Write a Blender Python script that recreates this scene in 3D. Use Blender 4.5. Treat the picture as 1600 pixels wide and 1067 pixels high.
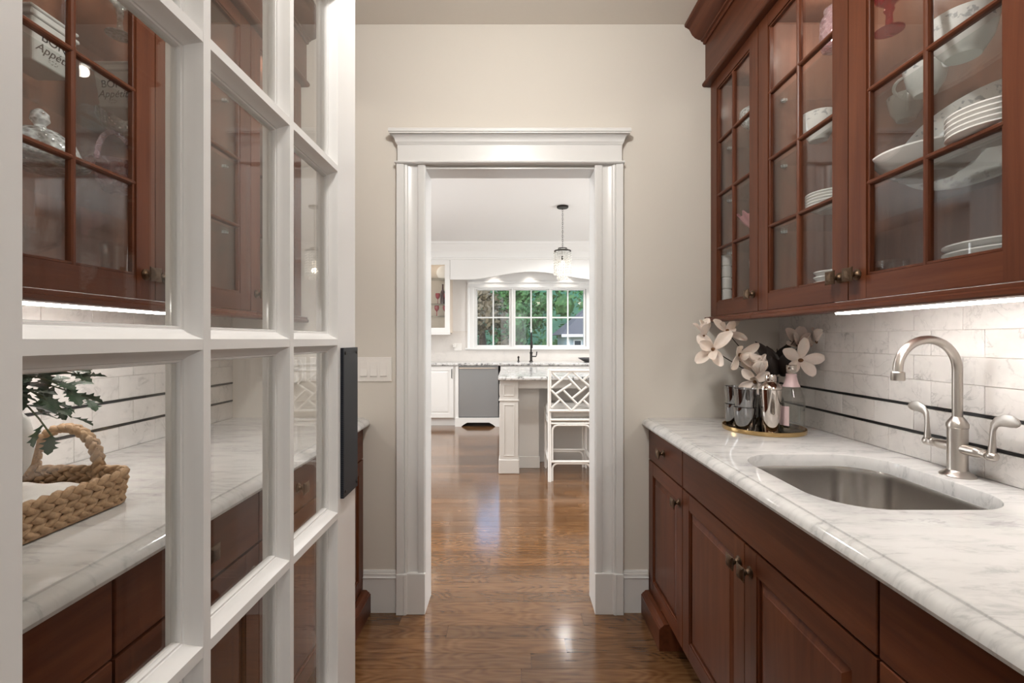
import bpy, bmesh, math, random
from mathutils import Vector, Matrix
PI = math.pi
random.seed(7)
for _o in list(bpy.data.objects):
    bpy.data.objects.remove(_o)
S = bpy.context.scene
COL = S.collection

# ------------------------------------------------------------------ camera
CAM_Z = 1.265
cam_data = bpy.data.cameras.new('camera')
cam_data.lens = 16.0
cam_data.sensor_width = 36.0
cam_data.shift_y = -0.0022
cam_data.clip_start = 0.02
cam = bpy.data.objects.new('camera', cam_data)
cam.location = (0, 0, CAM_Z)
cam.rotation_euler = (PI / 2, 0, 0)
COL.objects.link(cam)
S.camera = cam

# ------------------------------------------------------------------ world, light, exposure
world = bpy.data.worlds.new('world')
S.world = world
world.use_nodes = True
wn = world.node_tree
bg = wn.nodes['Background']
sky = wn.nodes.new('ShaderNodeTexSky')
sky.sky_type = 'NISHITA'
sky.sun_disc = False
sky.sun_elevation = math.radians(38)
sky.sun_rotation = math.radians(200)
wn.links.new(sky.outputs[0], bg.inputs[0])
bg.inputs[1].default_value = 0.8
S.view_settings.view_transform = 'Standard'
S.view_settings.look = 'None'
S.view_settings.gamma = 1
S.view_settings.use_curve_mapping = False
S.view_settings.exposure = 0.0
S.cycles.max_bounces = 14
S.cycles.diffuse_bounces = 5
S.cycles.glossy_bounces = 6
S.cycles.transmission_bounces = 10
S.cycles.transparent_max_bounces = 24
S.cycles.caustics_reflective = False
S.cycles.caustics_refractive = False
S.cycles.sample_clamp_indirect = 6.0
S.cycles.blur_glossy = 0.5


def area_light(name, loc, rot, sx, sy, power, color=(1, 1, 1), spread=180):
    d = bpy.data.lights.new(name, 'AREA')
    d.shape = 'RECTANGLE'
    d.size, d.size_y = sx, sy
    d.energy = power
    d.color = color
    d.spread = math.radians(spread)
    o = bpy.data.objects.new(name, d)
    o.location = loc
    o.rotation_euler = rot
    COL.objects.link(o)
    return o


WARM = (1.0, 0.985, 0.96)
COOL_FILL = (0.93, 0.97, 1.0)
# unseen fill panels added as daylight at the kitchen sides and in the hall
area_light('kitchen_fill_east', (3.45, 3.75, 1.55), (0, PI / 2, 0), 1.5, 2.3, 90, COOL_FILL)
area_light('kitchen_fill_west', (-3.05, 3.75, 1.55), (0, -PI / 2, 0), 1.5, 2.3, 74, COOL_FILL)
area_light('hall_fill', (0.2, -2.9, 1.6), (-PI / 2, 0, 0), 2.2, 1.9, 46, (0.96, 0.98, 1.0))


def ceiling_fill(name, x, y, z, power, color, size=0.13, spread=150):
    d = bpy.data.lights.new(name, 'AREA')
    d.shape = 'DISK'
    d.size = size
    d.energy = power
    d.color = color
    d.spread = math.radians(spread)
    o = bpy.data.objects.new(name, d)
    o.location = (x, y, z)
    COL.objects.link(o)


# added lamp out of view, standing in for flash bounced off the ceiling
LAMP = (0.0, 0.80, 2.60)
_d = bpy.data.lights.new('pantry_bounce_light', 'POINT')
_d.energy = 47.0
_d.shadow_soft_size = 0.075
_d.color = WARM
_o = bpy.data.objects.new('pantry_bounce_light', _d)
_o.location = (LAMP[0], LAMP[1], LAMP[2] - .085)
COL.objects.link(_o)
KITCHEN_FILLS = [(-1.6, 3.4), (-1.6, 5.3), (0.0, 3.1), (2.3, 3.4), (2.3, 5.3), (0.71, 6.02), (1.9, 6.2)]  # disc lights without fixtures, added to brighten the kitchen and its floor highlight
for x, y in KITCHEN_FILLS:
    ceiling_fill('kitchen_ceiling_fill', x, y, 2.712, 18.5, (1.0, 0.985, 0.96))

# ------------------------------------------------------------------ helpers
WPOS = {}


def mesh_obj(name, verts, faces, mat, parent=None, smooth=False, bevel=0.0, origin=None, angle=38, segs=1, solid=0.0, subsurf=0, recalc=True):
    xs = [v[0] for v in verts]; ys = [v[1] for v in verts]; zs = [v[2] for v in verts]
    if origin is None:
        origin = Vector(((min(xs) + max(xs)) / 2, (min(ys) + max(ys)) / 2, min(zs)))
    else:
        origin = Vector(origin)
    me = bpy.data.meshes.new(name)
    me.from_pydata([(v[0] - origin.x, v[1] - origin.y, v[2] - origin.z) for v in verts], [], faces)
    if recalc:
        b = bmesh.new(); b.from_mesh(me)
        bmesh.ops.recalc_face_normals(b, faces=b.faces)
        b.to_mesh(me); b.free()
    if smooth:
        me.polygons.foreach_set('use_smooth', [True] * len(me.polygons))
        if angle < 180:
            me.set_sharp_from_angle(angle=math.radians(angle))
    me.materials.append(mat)
    o = bpy.data.objects.new(name, me)
    COL.objects.link(o)
    WPOS[o.name] = origin
    if parent is not None:
        o.parent = parent
        o.location = origin - WPOS[parent.name]
    else:
        o.location = origin
    if solid:
        m = o.modifiers.new('solid', 'SOLIDIFY'); m.thickness = solid; m.offset = 0
    if bevel:
        m = o.modifiers.new('bevel', 'BEVEL'); m.width = bevel; m.segments = segs
        m.limit_method = 'ANGLE'; m.angle_limit = math.radians(40); m.harden_normals = False
    if subsurf:
        m = o.modifiers.new('subsurf', 'SUBSURF'); m.levels = subsurf; m.render_levels = subsurf
    return o


class MB:
    def __init__(self):
        self.v = []; self.f = []

    def add(self, vs, fs):
        n = len(self.v)
        self.v += [tuple(p) for p in vs]
        self.f += [tuple(i + n for i in f) for f in fs]
        return self

    def box(self, x0, x1, y0, y1, z0, z1):
        x0, x1 = min(x0, x1), max(x0, x1); y0, y1 = min(y0, y1), max(y0, y1); z0, z1 = min(z0, z1), max(z0, z1)
        return self.add([(x0, y0, z0), (x1, y0, z0), (x1, y1, z0), (x0, y1, z0), (x0, y0, z1), (x1, y0, z1), (x1, y1, z1), (x0, y1, z1)],
                        [(0, 3, 2, 1), (4, 5, 6, 7), (0, 1, 5, 4), (1, 2, 6, 5), (2, 3, 7, 6), (3, 0, 4, 7)])

    def prism(self, prof, axis, a, b):
        """polygon PROF pushed along AXIS: 'x' -> prof is (y,z), 'y' -> (x,z), 'z' -> (x,y)"""
        n = len(prof)
        def P(p, t):
            return {'x': (t, p[0], p[1]), 'y': (p[0], t, p[1]), 'z': (p[0], p[1], t)}[axis]
        vs = [P(p, a) for p in prof] + [P(p, b) for p in prof]
        fs = [tuple(range(n)), tuple(range(2 * n - 1, n - 1, -1))]
        fs += [(i, (i + 1) % n, n + (i + 1) % n, n + i) for i in range(n)]
        return self.add(vs, fs)

    def tube(self, pts, r, seg=8, cap=True, flat=None):
        pts = [Vector(p) for p in pts]
        n = len(pts)
        rs = r if isinstance(r, (list, tuple)) else [r] * n
        vs, fs = [], []
        prev = None
        for i, p in enumerate(pts):
            t = (pts[min(i + 1, n - 1)] - pts[max(i - 1, 0)])
            if t.length < 1e-9:
                t = Vector((0, 0, 1))
            t.normalize()
            if prev is None:
                a = Vector((0, 0, 1)) if abs(t.z) < 0.9 else Vector((1, 0, 0))
                u = t.cross(a).normalized()
            else:
                u = (prev - t * prev.dot(t))
                u = u.normalized() if u.length > 1e-6 else t.orthogonal().normalized()
            prev = u
            w = t.cross(u)
            for k in range(seg):
                a = 2 * PI * k / seg
                vs.append(p + (u * math.cos(a) + w * math.sin(a)) * rs[i])
        for i in range(n - 1):
            for k in range(seg):
                k2 = (k + 1) % seg
                fs.append((i * seg + k, i * seg + k2, (i + 1) * seg + k2, (i + 1) * seg + k))
        if cap:
            fs.append(tuple(reversed(range(seg))))
            fs.append(tuple(range((n - 1) * seg, n * seg)))
        return self.add(vs, fs)

    def lathe(self, prof, c, seg=24, axis='z', cap=True):
        """prof: list of (radius, height); c: base centre; axis: direction of height"""
        ax = {'z': Vector((0, 0, 1)), 'y': Vector((0, 1, 0)), 'x': Vector((1, 0, 0)), '-x': Vector((-1, 0, 0)), '-y': Vector((0, -1, 0))}.get(axis, None) if isinstance(axis, str) else Vector(axis).normalized()
        u = ax.orthogonal().normalized()
        if isinstance(axis, str) and axis == 'z':
            u = Vector((1, 0, 0))
        w = ax.cross(u)
        c = Vector(c)
        vs, fs = [], []
        for (r, h) in prof:
            for k in range(seg):
                a = 2 * PI * k / seg
                vs.append(c + ax * h + (u * math.cos(a) + w * math.sin(a)) * max(r, 1e-5))
        n = len(prof)
        for i in range(n - 1):
            for k in range(seg):
                k2 = (k + 1) % seg
                fs.append((i * seg + k, i * seg + k2, (i + 1) * seg + k2, (i + 1) * seg + k))
        if cap:
            fs.append(tuple(reversed(range(seg))))
            fs.append(tuple(range((n - 1) * seg, n * seg)))
        return self.add(vs, fs)

    def go(self, name, mat, parent=None, **k):
        return mesh_obj(name, self.v, self.f, mat, parent, **k)


def rect_ring(P, a0, a1, b0, b1, t, d0, d1):
    """closed rectangular ring of bar width t; P(a, b, d) places a point"""
    vs, fs = [], []
    for (i, d) in ((0, d0), (t, d0), (t, d1), (0, d1)):
        vs += [P(a0 + i, b0 + i, d), P(a1 - i, b0 + i, d), P(a1 - i, b1 - i, d), P(a0 + i, b1 - i, d)]
    for L in range(4):
        a, b = L * 4, ((L + 1) % 4) * 4
        fs += [(a + k, a + (k + 1) % 4, b + (k + 1) % 4, b + k) for k in range(4)]
    return vs, fs


def door_frame(name, P, y0, y1, z0, z1, sw, bw, th, mat_s, mat_r, parent, step=.0007):
    """stile-and-rail frame as one closed mesh; the rails lie a hair behind the stiles; P(y, z, depth)"""
    a0, a1, b0, b1 = y0 + sw, y1 - sw, z0 + bw, z1 - bw
    idx, vs, fs, mats = {}, [], [], []

    def V(y, z, d):
        k = (round(y, 6), round(z, 6), round(d, 6))
        if k not in idx:
            idx[k] = len(vs); vs.append(P(y, z, d))
        return idx[k]

    def F(pts, m):
        fs.append(tuple(V(*p) for p in pts)); mats.append(m)
    for (p, q, inner) in ((y0, a0, a0), (a1, y1, a1)):
        zl = [z0, b0, b1, z1]
        for i in range(3):
            F([(p, zl[i], 0), (q, zl[i], 0), (q, zl[i + 1], 0), (p, zl[i + 1], 0)], 0)
            F([(p, zl[i], th), (q, zl[i], th), (q, zl[i + 1], th), (p, zl[i + 1], th)], 0)
            out = y0 if inner == a0 else y1
            F([(out, zl[i], 0), (out, zl[i + 1], 0), (out, zl[i + 1], th), (out, zl[i], th)], 0)
        for zz in (z0, z1):
            pts = [(p, zz, 0), (q, zz, 0), (q, zz, step), (q, zz, th), (p, zz, th)] if inner == a0 else [(p, zz, 0), (q, zz, 0), (q, zz, th), (p, zz, th), (p, zz, step)]
            F(pts, 0)
        F([(inner, b0, 0), (inner, b1, 0), (inner, b1, step), (inner, b1, th), (inner, b0, th), (inner, b0, step)], 0)
        for (r, t) in ((z0, b0), (b1, z1)):
            F([(inner, r, 0), (inner, t, 0), (inner, t, step), (inner, r, step)], 0)
    for (r, t, inner) in ((z0, b0, b0), (b1, z1, b1)):
        F([(a0, r, step), (a1, r, step), (a1, t, step), (a0, t, step)], 1)
        F([(a0, r, th), (a1, r, th), (a1, t, th), (a0, t, th)], 1)
        for zz in (r, t):
            F([(a0, zz, step), (a1, zz, step), (a1, zz, th), (a0, zz, th)], 1)
    o = mesh_obj(name, vs, fs, mat_s, parent)
    o.data.materials.append(mat_r)
    o.data.polygons.foreach_set('material_index', mats)
    return o


def empty(name, loc):
    o = bpy.data.objects.new(name, None)
    o.empty_display_size = 0.05
    o.location = loc
    COL.objects.link(o)
    WPOS[o.name] = Vector(loc)
    return o


def tag(o, label, cat, group=None, kind=None):
    o['label'] = label
    o['category'] = cat
    if group: o['group'] = group
    if kind: o['kind'] = kind
    return o


def thing(name, loc, label, cat, group=None, kind=None):
    return tag(empty(name, loc), label, cat, group, kind)


def dup(root, loc, rotz=0.0, label=None, parent=None, scale=None):
    r = root.copy(); COL.objects.link(r)
    r.location = loc
    r.rotation_euler = (root.rotation_euler[0], root.rotation_euler[1], rotz)
    WPOS[r.name] = Vector(loc)
    if label: r['label'] = label
    if scale: r.scale = scale
    for ch in list(root.children):
        c = ch.copy(); COL.objects.link(c); c.parent = r
        for g in list(ch.children):
            d = g.copy(); COL.objects.link(d); d.parent = c
    return r


def arc(cx, cy, r, a0, a1, n):
    return [(cx + r * math.cos(a0 + (a1 - a0) * i / n), cy + r * math.sin(a0 + (a1 - a0) * i / n)) for i in range(n + 1)]


def rrect(x0, x1, y0, y1, r, n=8):
    return arc(x1 - r, y1 - r, r, 0, PI / 2, n) + arc(x0 + r, y1 - r, r, PI / 2, PI, n) + arc(x0 + r, y0 + r, r, PI, 1.5 * PI, n) + arc(x1 - r, y0 + r, r, 1.5 * PI, 2 * PI, n)


# ------------------------------------------------------------------ materials
def new_mat(name):
    m = bpy.data.materials.new(name)
    m.use_nodes = True
    nt = m.node_tree
    return m, nt, nt.nodes['Principled BSDF']


def nd(nt, t, **k):
    n = nt.nodes.new(t)
    for a, b in k.items():
        setattr(n, a, b)
    return n


def plain(name, col, rough=0.5, metal=0.0, coat=0.0, spec=0.5, bump=0.0, bscale=60, vary=0.0, aniso=0.0, trans=0.0, ior=1.45, sss=0.0):
    m, nt, p = new_mat(name)
    p.inputs['Base Color'].default_value = (*col, 1)
    p.inputs['Roughness'].default_value = rough
    p.inputs['Metallic'].default_value = metal
    p.inputs['Coat Weight'].default_value = coat
    p.inputs['Coat Roughness'].default_value = 0.12
    p.inputs['Specular IOR Level'].default_value = spec
    p.inputs['Anisotropic'].default_value = aniso
    p.inputs['Transmission Weight'].default_value = trans
    p.inputs['IOR'].default_value = ior
    if sss:
        p.inputs['Subsurface Weight'].default_value = sss
        p.inputs['Subsurface Radius'].default_value = (0.02, 0.012, 0.008)
        p.inputs['Subsurface Scale'].default_value = 0.5
    tc = nd(nt, 'ShaderNodeTexCoord')
    nz = nd(nt, 'ShaderNodeTexNoise')
    nz.inputs['Scale'].default_value = bscale
    nz.inputs['Detail'].default_value = 4
    nt.links.new(tc.outputs['Object'], nz.inputs['Vector'])
    if bump:
        b = nd(nt, 'ShaderNodeBump')
        b.inputs['Strength'].default_value = bump
        b.inputs['Distance'].default_value = 0.002
        nt.links.new(nz.outputs['Fac'], b.inputs['Height'])
        nt.links.new(b.outputs[0], p.inputs['Normal'])
    if vary:
        mx = nd(nt, 'ShaderNodeMix', data_type='RGBA')
        mx.inputs['A'].default_value = (*[c * (1 - vary) for c in col], 1)
        mx.inputs['B'].default_value = (*[min(1, c * (1 + vary)) for c in col], 1)
        nt.links.new(nz.outputs['Fac'], mx.inputs['Factor'])
        nt.links.new(mx.outputs['Result'], p.inputs['Base Color'])
    return m


def ramp(nt, stops):
    r = nd(nt, 'ShaderNodeValToRGB')
    e = r.color_ramp.elements
    while len(e) < len(stops):
        e.new(0.5)
    for i, (pos, col) in enumerate(stops):
        e[i].position = pos
        e[i].color = (*col, 1)
    return r


def wood(name, dark, mid, light, scale, rough, coat, bump=0.06, cathedral=0.0):
    """scale: per-axis stretch of the grain"""
    m, nt, p = new_mat(name)
    tc = nd(nt, 'ShaderNodeTexCoord')
    oi = nd(nt, 'ShaderNodeObjectInfo')
    add = nd(nt, 'ShaderNodeVectorMath', operation='MULTIPLY_ADD')
    comb = nd(nt, 'ShaderNodeCombineXYZ')
    for k, f in enumerate((13.0, 29.0, 7.0)):
        mm = nd(nt, 'ShaderNodeMath', operation='MULTIPLY')
        mm.inputs[1].default_value = f
        nt.links.new(oi.outputs['Random'], mm.inputs[0])
        nt.links.new(mm.outputs[0], comb.inputs[k])
    add.inputs[1].default_value = scale
    nt.links.new(tc.outputs['Object'], add.inputs[0])
    nt.links.new(comb.outputs[0], add.inputs[2])
    n1 = nd(nt, 'ShaderNodeTexNoise')
    n1.inputs['Scale'].default_value = 1.0
    n1.inputs['Detail'].default_value = 6
    n1.inputs['Roughness'].default_value = 0.6
    n1.inputs['Distortion'].default_value = 0.4
    nt.links.new(add.outputs[0], n1.inputs['Vector'])
    fac = n1.outputs['Fac']
    if cathedral:
        # growth rings: bands of a smooth, stretched noise field
        n2 = nd(nt, 'ShaderNodeTexNoise')
        n2.inputs['Scale'].default_value = 0.11
        n2.inputs['Detail'].default_value = 1.0
        st = nd(nt, 'ShaderNodeVectorMath', operation='MULTIPLY'); st.inputs[1].default_value = (3.2, 1.0, 1.0)
        nt.links.new(add.outputs[0], st.inputs[0]); nt.links.new(st.outputs[0], n2.inputs['Vector'])
        mul = nd(nt, 'ShaderNodeMath', operation='MULTIPLY'); mul.inputs[1].default_value = 105.0
        nt.links.new(n2.outputs['Fac'], mul.inputs[0])
        sn = nd(nt, 'ShaderNodeMath', operation='SINE')
        nt.links.new(mul.outputs[0], sn.inputs[0])
        sc = nd(nt, 'ShaderNodeMath', operation='MULTIPLY_ADD')
        sc.inputs[1].default_value = cathedral; sc.inputs[2].default_value = 0.0
        nt.links.new(sn.outputs[0], sc.inputs[0])
        ad = nd(nt, 'ShaderNodeMath', operation='ADD')
        nt.links.new(sc.outputs[0], ad.inputs[0]); nt.links.new(n1.outputs['Fac'], ad.inputs[1])
        fac = ad.outputs[0]
    r = ramp(nt, [(0.25, dark), (0.5, mid), (0.75, light)])
    nt.links.new(fac, r.inputs['Fac'])
    hsv = nd(nt, 'ShaderNodeHueSaturation')
    vr = nd(nt, 'ShaderNodeMapRange')
    vr.inputs['To Min'].default_value = 0.70 if cathedral else 0.84; vr.inputs['To Max'].default_value = 1.25 if cathedral else 1.14
    nt.links.new(oi.outputs['Random'], vr.inputs['Value'])
    nt.links.new(vr.outputs[0], hsv.inputs['Value'])
    nt.links.new(r.outputs[0], hsv.inputs['Color'])
    nt.links.new(hsv.outputs[0], p.inputs['Base Color'])
    p.inputs['Roughness'].default_value = rough
    p.inputs['Coat Weight'].default_value = coat
    p.inputs['Coat Roughness'].default_value = 0.16
    p.inputs['Specular IOR Level'].default_value = 0.5 if cathedral else 0.22
    b = nd(nt, 'ShaderNodeBump')
    b.inputs['Strength'].default_value = bump
    b.inputs['Distance'].default_value = 0.001
    nt.links.new(fac, b.inputs['Height'])
    nt.links.new(b.outputs[0], p.inputs['Normal'])
    return m


def marble(name, base, vein, scale, stretch, rough, vein_amt=0.5, spread=1.0, random_shift=True, rot=0.0):
    m, nt, p = new_mat(name)
    tc = nd(nt, 'ShaderNodeTexCoord')
    oi = nd(nt, 'ShaderNodeObjectInfo')
    mp = nd(nt, 'ShaderNodeMapping')
    mp.inputs['Scale'].default_value = stretch
    mp.inputs['Rotation'].default_value = (0, 0, rot)
    nt.links.new(tc.outputs['Object'], mp.inputs['Vector'])
    src = mp.outputs[0]
    if random_shift:
        cm = nd(nt, 'ShaderNodeVectorMath', operation='SCALE')
        cm.inputs[0].default_value = (17.0, 31.0, 23.0)
        nt.links.new(oi.outputs['Random'], cm.inputs['Scale'])
        ad = nd(nt, 'ShaderNodeVectorMath', operation='ADD')
        nt.links.new(src, ad.inputs[0]); nt.links.new(cm.outputs[0], ad.inputs[1])
        src = ad.outputs[0]
    cloud = nd(nt, 'ShaderNodeTexNoise')
    cloud.inputs['Scale'].default_value = scale * 0.8
    cloud.inputs['Detail'].default_value = 5
    cloud.inputs['Roughness'].default_value = 0.6
    nt.links.new(src, cloud.inputs['Vector'])
    vn = nd(nt, 'ShaderNodeTexNoise')
    vn.inputs['Scale'].default_value = scale
    vn.inputs['Detail'].default_value = 7
    vn.inputs['Roughness'].default_value = 0.58
    vn.inputs['Distortion'].default_value = 0.7
    nt.links.new(src, vn.inputs['Vector'])
    s = nd(nt, 'ShaderNodeMath', operation='SUBTRACT'); s.inputs[1].default_value = 0.5
    nt.links.new(vn.outputs['Fac'], s.inputs[0])
    ab = nd(nt, 'ShaderNodeMath', operation='ABSOLUTE')
    nt.links.new(s.outputs[0], ab.inputs[0])
    vr = nd(nt, 'ShaderNodeMapRange')
    vr.inputs['From Min'].default_value = 0.0; vr.inputs['From Max'].default_value = 0.035 * spread
    vr.inputs['To Min'].default_value = 1.0; vr.inputs['To Max'].default_value = 0.0
    nt.links.new(ab.outputs[0], vr.inputs['Value'])
    cr = nd(nt, 'ShaderNodeMapRange')
    cr.inputs['From Min'].default_value = 0.42; cr.inputs['From Max'].default_value = 0.72
    nt.links.new(cloud.outputs['Fac'], cr.inputs['Value'])
    mu = nd(nt, 'ShaderNodeMath', operation='MULTIPLY')
    nt.links.new(vr.outputs[0], mu.inputs[0]); nt.links.new(cr.outputs[0], mu.inputs[1])
    c2 = nd(nt, 'ShaderNodeMath', operation='MULTIPLY'); c2.inputs[1].default_value = 0.30
    nt.links.new(cr.outputs[0], c2.inputs[0])
    tot = nd(nt, 'ShaderNodeMath', operation='MAXIMUM')
    nt.links.new(mu.outputs[0], tot.inputs[0]); nt.links.new(c2.outputs[0], tot.inputs[1])
    am = nd(nt, 'ShaderNodeMath', operation='MULTIPLY'); am.inputs[1].default_value = vein_amt
    nt.links.new(tot.outputs[0], am.inputs[0])
    mx = nd(nt, 'ShaderNodeMix', data_type='RGBA')
    mx.inputs['A'].default_value = (*base, 1); mx.inputs['B'].default_value = (*vein, 1)
    nt.links.new(am.outputs[0], mx.inputs['Factor'])
    nt.links.new(mx.outputs['Result'], p.inputs['Base Color'])
    p.inputs['Roughness'].default_value = rough
    return m


def clear_glass(name, tint, ior=1.5, rough=0.0, bump=0.0, bscale=40, gain=1.0, body=0.0, bodycol=(0.85, 0.87, 0.87)):
    """thin clear glass: straight-through light plus Fresnel reflection, same Fresnel on both faces of the sheet"""
    m = bpy.data.materials.new(name)
    m.use_nodes = True
    nt = m.node_tree
    nt.nodes.clear()
    out = nd(nt, 'ShaderNodeOutputMaterial')
    tr = nd(nt, 'ShaderNodeBsdfTransparent'); tr.inputs[0].default_value = (*tint, 1)
    gl = nd(nt, 'ShaderNodeBsdfGlossy'); gl.inputs['Roughness'].default_value = rough
    geo = nd(nt, 'ShaderNodeNewGeometry')
    iorn = nd(nt, 'ShaderNodeMapRange')
    iorn.inputs['To Min'].default_value = ior; iorn.inputs['To Max'].default_value = 1.0 / ior
    nt.links.new(geo.outputs['Backfacing'], iorn.inputs['Value'])
    fr = nd(nt, 'ShaderNodeFresnel')
    nt.links.new(iorn.outputs[0], fr.inputs['IOR'])
    fac = fr.outputs[0]
    if gain != 1.0:
        g = nd(nt, 'ShaderNodeMath', operation='MULTIPLY'); g.inputs[1].default_value = gain; g.use_clamp = True
        nt.links.new(fac, g.inputs[0]); fac = g.outputs[0]
    if bump:
        tc = nd(nt, 'ShaderNodeTexCoord')
        vo = nd(nt, 'ShaderNodeTexVoronoi'); vo.inputs['Scale'].default_value = bscale
        nt.links.new(tc.outputs['Object'], vo.inputs['Vector'])
        b = nd(nt, 'ShaderNodeBump'); b.inputs['Strength'].default_value = bump; b.inputs['Distance'].default_value = 0.004
        nt.links.new(vo.outputs['Distance'], b.inputs['Height'])
        nt.links.new(b.outputs[0], gl.inputs['Normal']); nt.links.new(b.outputs[0], fr.inputs['Normal'])
    mx = nd(nt, 'ShaderNodeMixShader')
    nt.links.new(fac, mx.inputs[0]); nt.links.new(tr.outputs[0], mx.inputs[1]); nt.links.new(gl.outputs[0], mx.inputs[2])
    last = mx.outputs[0]
    if body:
        df = nd(nt, 'ShaderNodeBsdfDiffuse'); df.inputs[0].default_value = (*bodycol, 1)
        m2 = nd(nt, 'ShaderNodeMixShader'); m2.inputs[0].default_value = body
        if bump:
            bf = nd(nt, 'ShaderNodeMath', operation='MULTIPLY'); bf.inputs[1].default_value = body * 2.6; bf.use_clamp = True
            nt.links.new(vo.outputs['Distance'], bf.inputs[0]); nt.links.new(bf.outputs[0], m2.inputs[0])
        nt.links.new(last, m2.inputs[1]); nt.links.new(df.outputs[0], m2.inputs[2])
        last = m2.outputs[0]
    nt.links.new(last, out.inputs[0])
    return m


def glow(name, col, strength):
    m, nt, p = new_mat(name)
    p.inputs['Base Color'].default_value = (*col, 1)
    p.inputs['Emission Color'].default_value = (*col, 1)
    p.inputs['Emission Strength'].default_value = strength
    return m


M = {}
M['wall'] = plain('beige_wall_paint', (0.64, 0.60, 0.54), 0.75, bump=0.03, bscale=300, vary=0.015)
M['ceil'] = plain('ceiling_paint', (0.80, 0.755, 0.69), 0.85, vary=0.01)
M['kceil'] = plain('kitchen_ceiling_paint', (0.82, 0.81, 0.795), 0.85, vary=0.01)
M['kwall'] = plain('kitchen_wall_paint', (0.72, 0.70, 0.68), 0.7, vary=0.01)
M['trim'] = plain('white_trim_paint', (0.69, 0.685, 0.67), 0.30, spec=0.5, vary=0.01)
M['door'] = plain('white_door_paint', (0.76, 0.75, 0.74), 0.22, spec=0.5, bump=0.02, bscale=90)
M['white'] = plain('white_cabinet_paint', (0.78, 0.77, 0.75), 0.35, vary=0.01)
M['greige'] = plain('island_grey_paint', (0.60, 0.575, 0.545), 0.4, vary=0.01)
M['cherry_v'] = wood('cherry_wood_upright', (0.066, 0.0175, 0.0075), (0.104, 0.030, 0.0125), (0.140, 0.044, 0.0185), (34, 34, 2.2), 0.36, 0.08)
M['cherry_h'] = wood('cherry_wood_lengthwise', (0.066, 0.0175, 0.0075), (0.104, 0.030, 0.0125), (0.140, 0.044, 0.0185), (34, 2.2, 34), 0.36, 0.08)
M['cherry_in'] = wood('cherry_wood_interior', (0.16, 0.065, 0.040), (0.21, 0.088, 0.054), (0.26, 0.115, 0.072), (30, 30, 2.0), 0.45, 0.1)
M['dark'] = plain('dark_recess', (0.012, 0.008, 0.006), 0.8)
M['oak'] = wood('oak_floor', (0.082, 0.034, 0.012), (0.150, 0.070, 0.027), (0.200, 0.102, 0.044), (6.0, 75, 75), 0.13, 0.6, bump=0.04, cathedral=0.085)
M['oak_gap'] = plain('floor_joint', (0.03, 0.015, 0.008), 0.8)
M['marble_top'] = marble('carrara_counter', (0.66, 0.652, 0.64), (0.30, 0.305, 0.31), 11.0, (0.8, 2.6, 1.0), 0.08, 0.85, 2.2, False, 0.45)
M['marble_tile'] = marble('carrara_tile', (0.73, 0.70, 0.67), (0.30, 0.285, 0.275), 14.0, (1.0, 1.0, 1.0), 0.32, 0.85, 1.1)
M['grout'] = plain('pale_grout', (0.66, 0.62, 0.58), 0.9)
M['liner'] = plain('black_liner_tile', (0.012, 0.011, 0.011), 0.3)
M['steel'] = plain('brushed_steel', (0.60, 0.58, 0.56), 0.19, metal=1.0, aniso=0.0, vary=0.05, bscale=120)
M['nickel'] = plain('brushed_nickel', (0.60, 0.56, 0.52), 0.30, metal=1.0, bump=0.02, bscale=200)
M['bronze'] = plain('antique_bronze', (0.13, 0.085, 0.055), 0.38, metal=1.0, bump=0.5, bscale=180, vary=0.4)
M['chrome'] = plain('polished_steel', (0.72, 0.66, 0.61), 0.06, metal=1.0)
M['gold'] = plain('brass_tray_metal', (0.55, 0.38, 0.18), 0.22, metal=1.0)
M['black'] = plain('black_painted_metal', (0.016, 0.019, 0.026), 0.45, spec=0.3, bump=0.03, bscale=150)
M['pane'] = clear_glass('window_glass', (0.97, 0.975, 0.97), 1.5)
M['cab_pane'] = clear_glass('cabinet_glass', (0.955, 0.96, 0.955), 1.5)
M['shelf_glass'] = clear_glass('shelf_glass', (0.93, 0.95, 0.94), 1.5)
M['crystal'] = clear_glass('cut_crystal', (0.93, 0.95, 0.95), 1.7, 0.05, 1.0, 90, 2.4, 0.34)  # mottled white diffuse share paints in the sparkle of the cut glass
def bead_glass():
    m, nt, p = new_mat('faceted_bead_glass')
    p.inputs['Base Color'].default_value = (0.82, 0.82, 0.80, 1)
    p.inputs['Roughness'].default_value = 0.08
    p.inputs['Coat Weight'].default_value = 0.6
    tr = nd(nt, 'ShaderNodeBsdfTransparent'); tr.inputs[0].default_value = (.96, .96, .95, 1)
    mx = nd(nt, 'ShaderNodeMixShader'); mx.inputs[0].default_value = 0.52
    nt.links.new(tr.outputs[0], mx.inputs[1]); nt.links.new(p.outputs[0], mx.inputs[2])
    nt.links.new(mx.outputs[0], nt.nodes['Material Output'].inputs[0])
    return m


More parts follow.
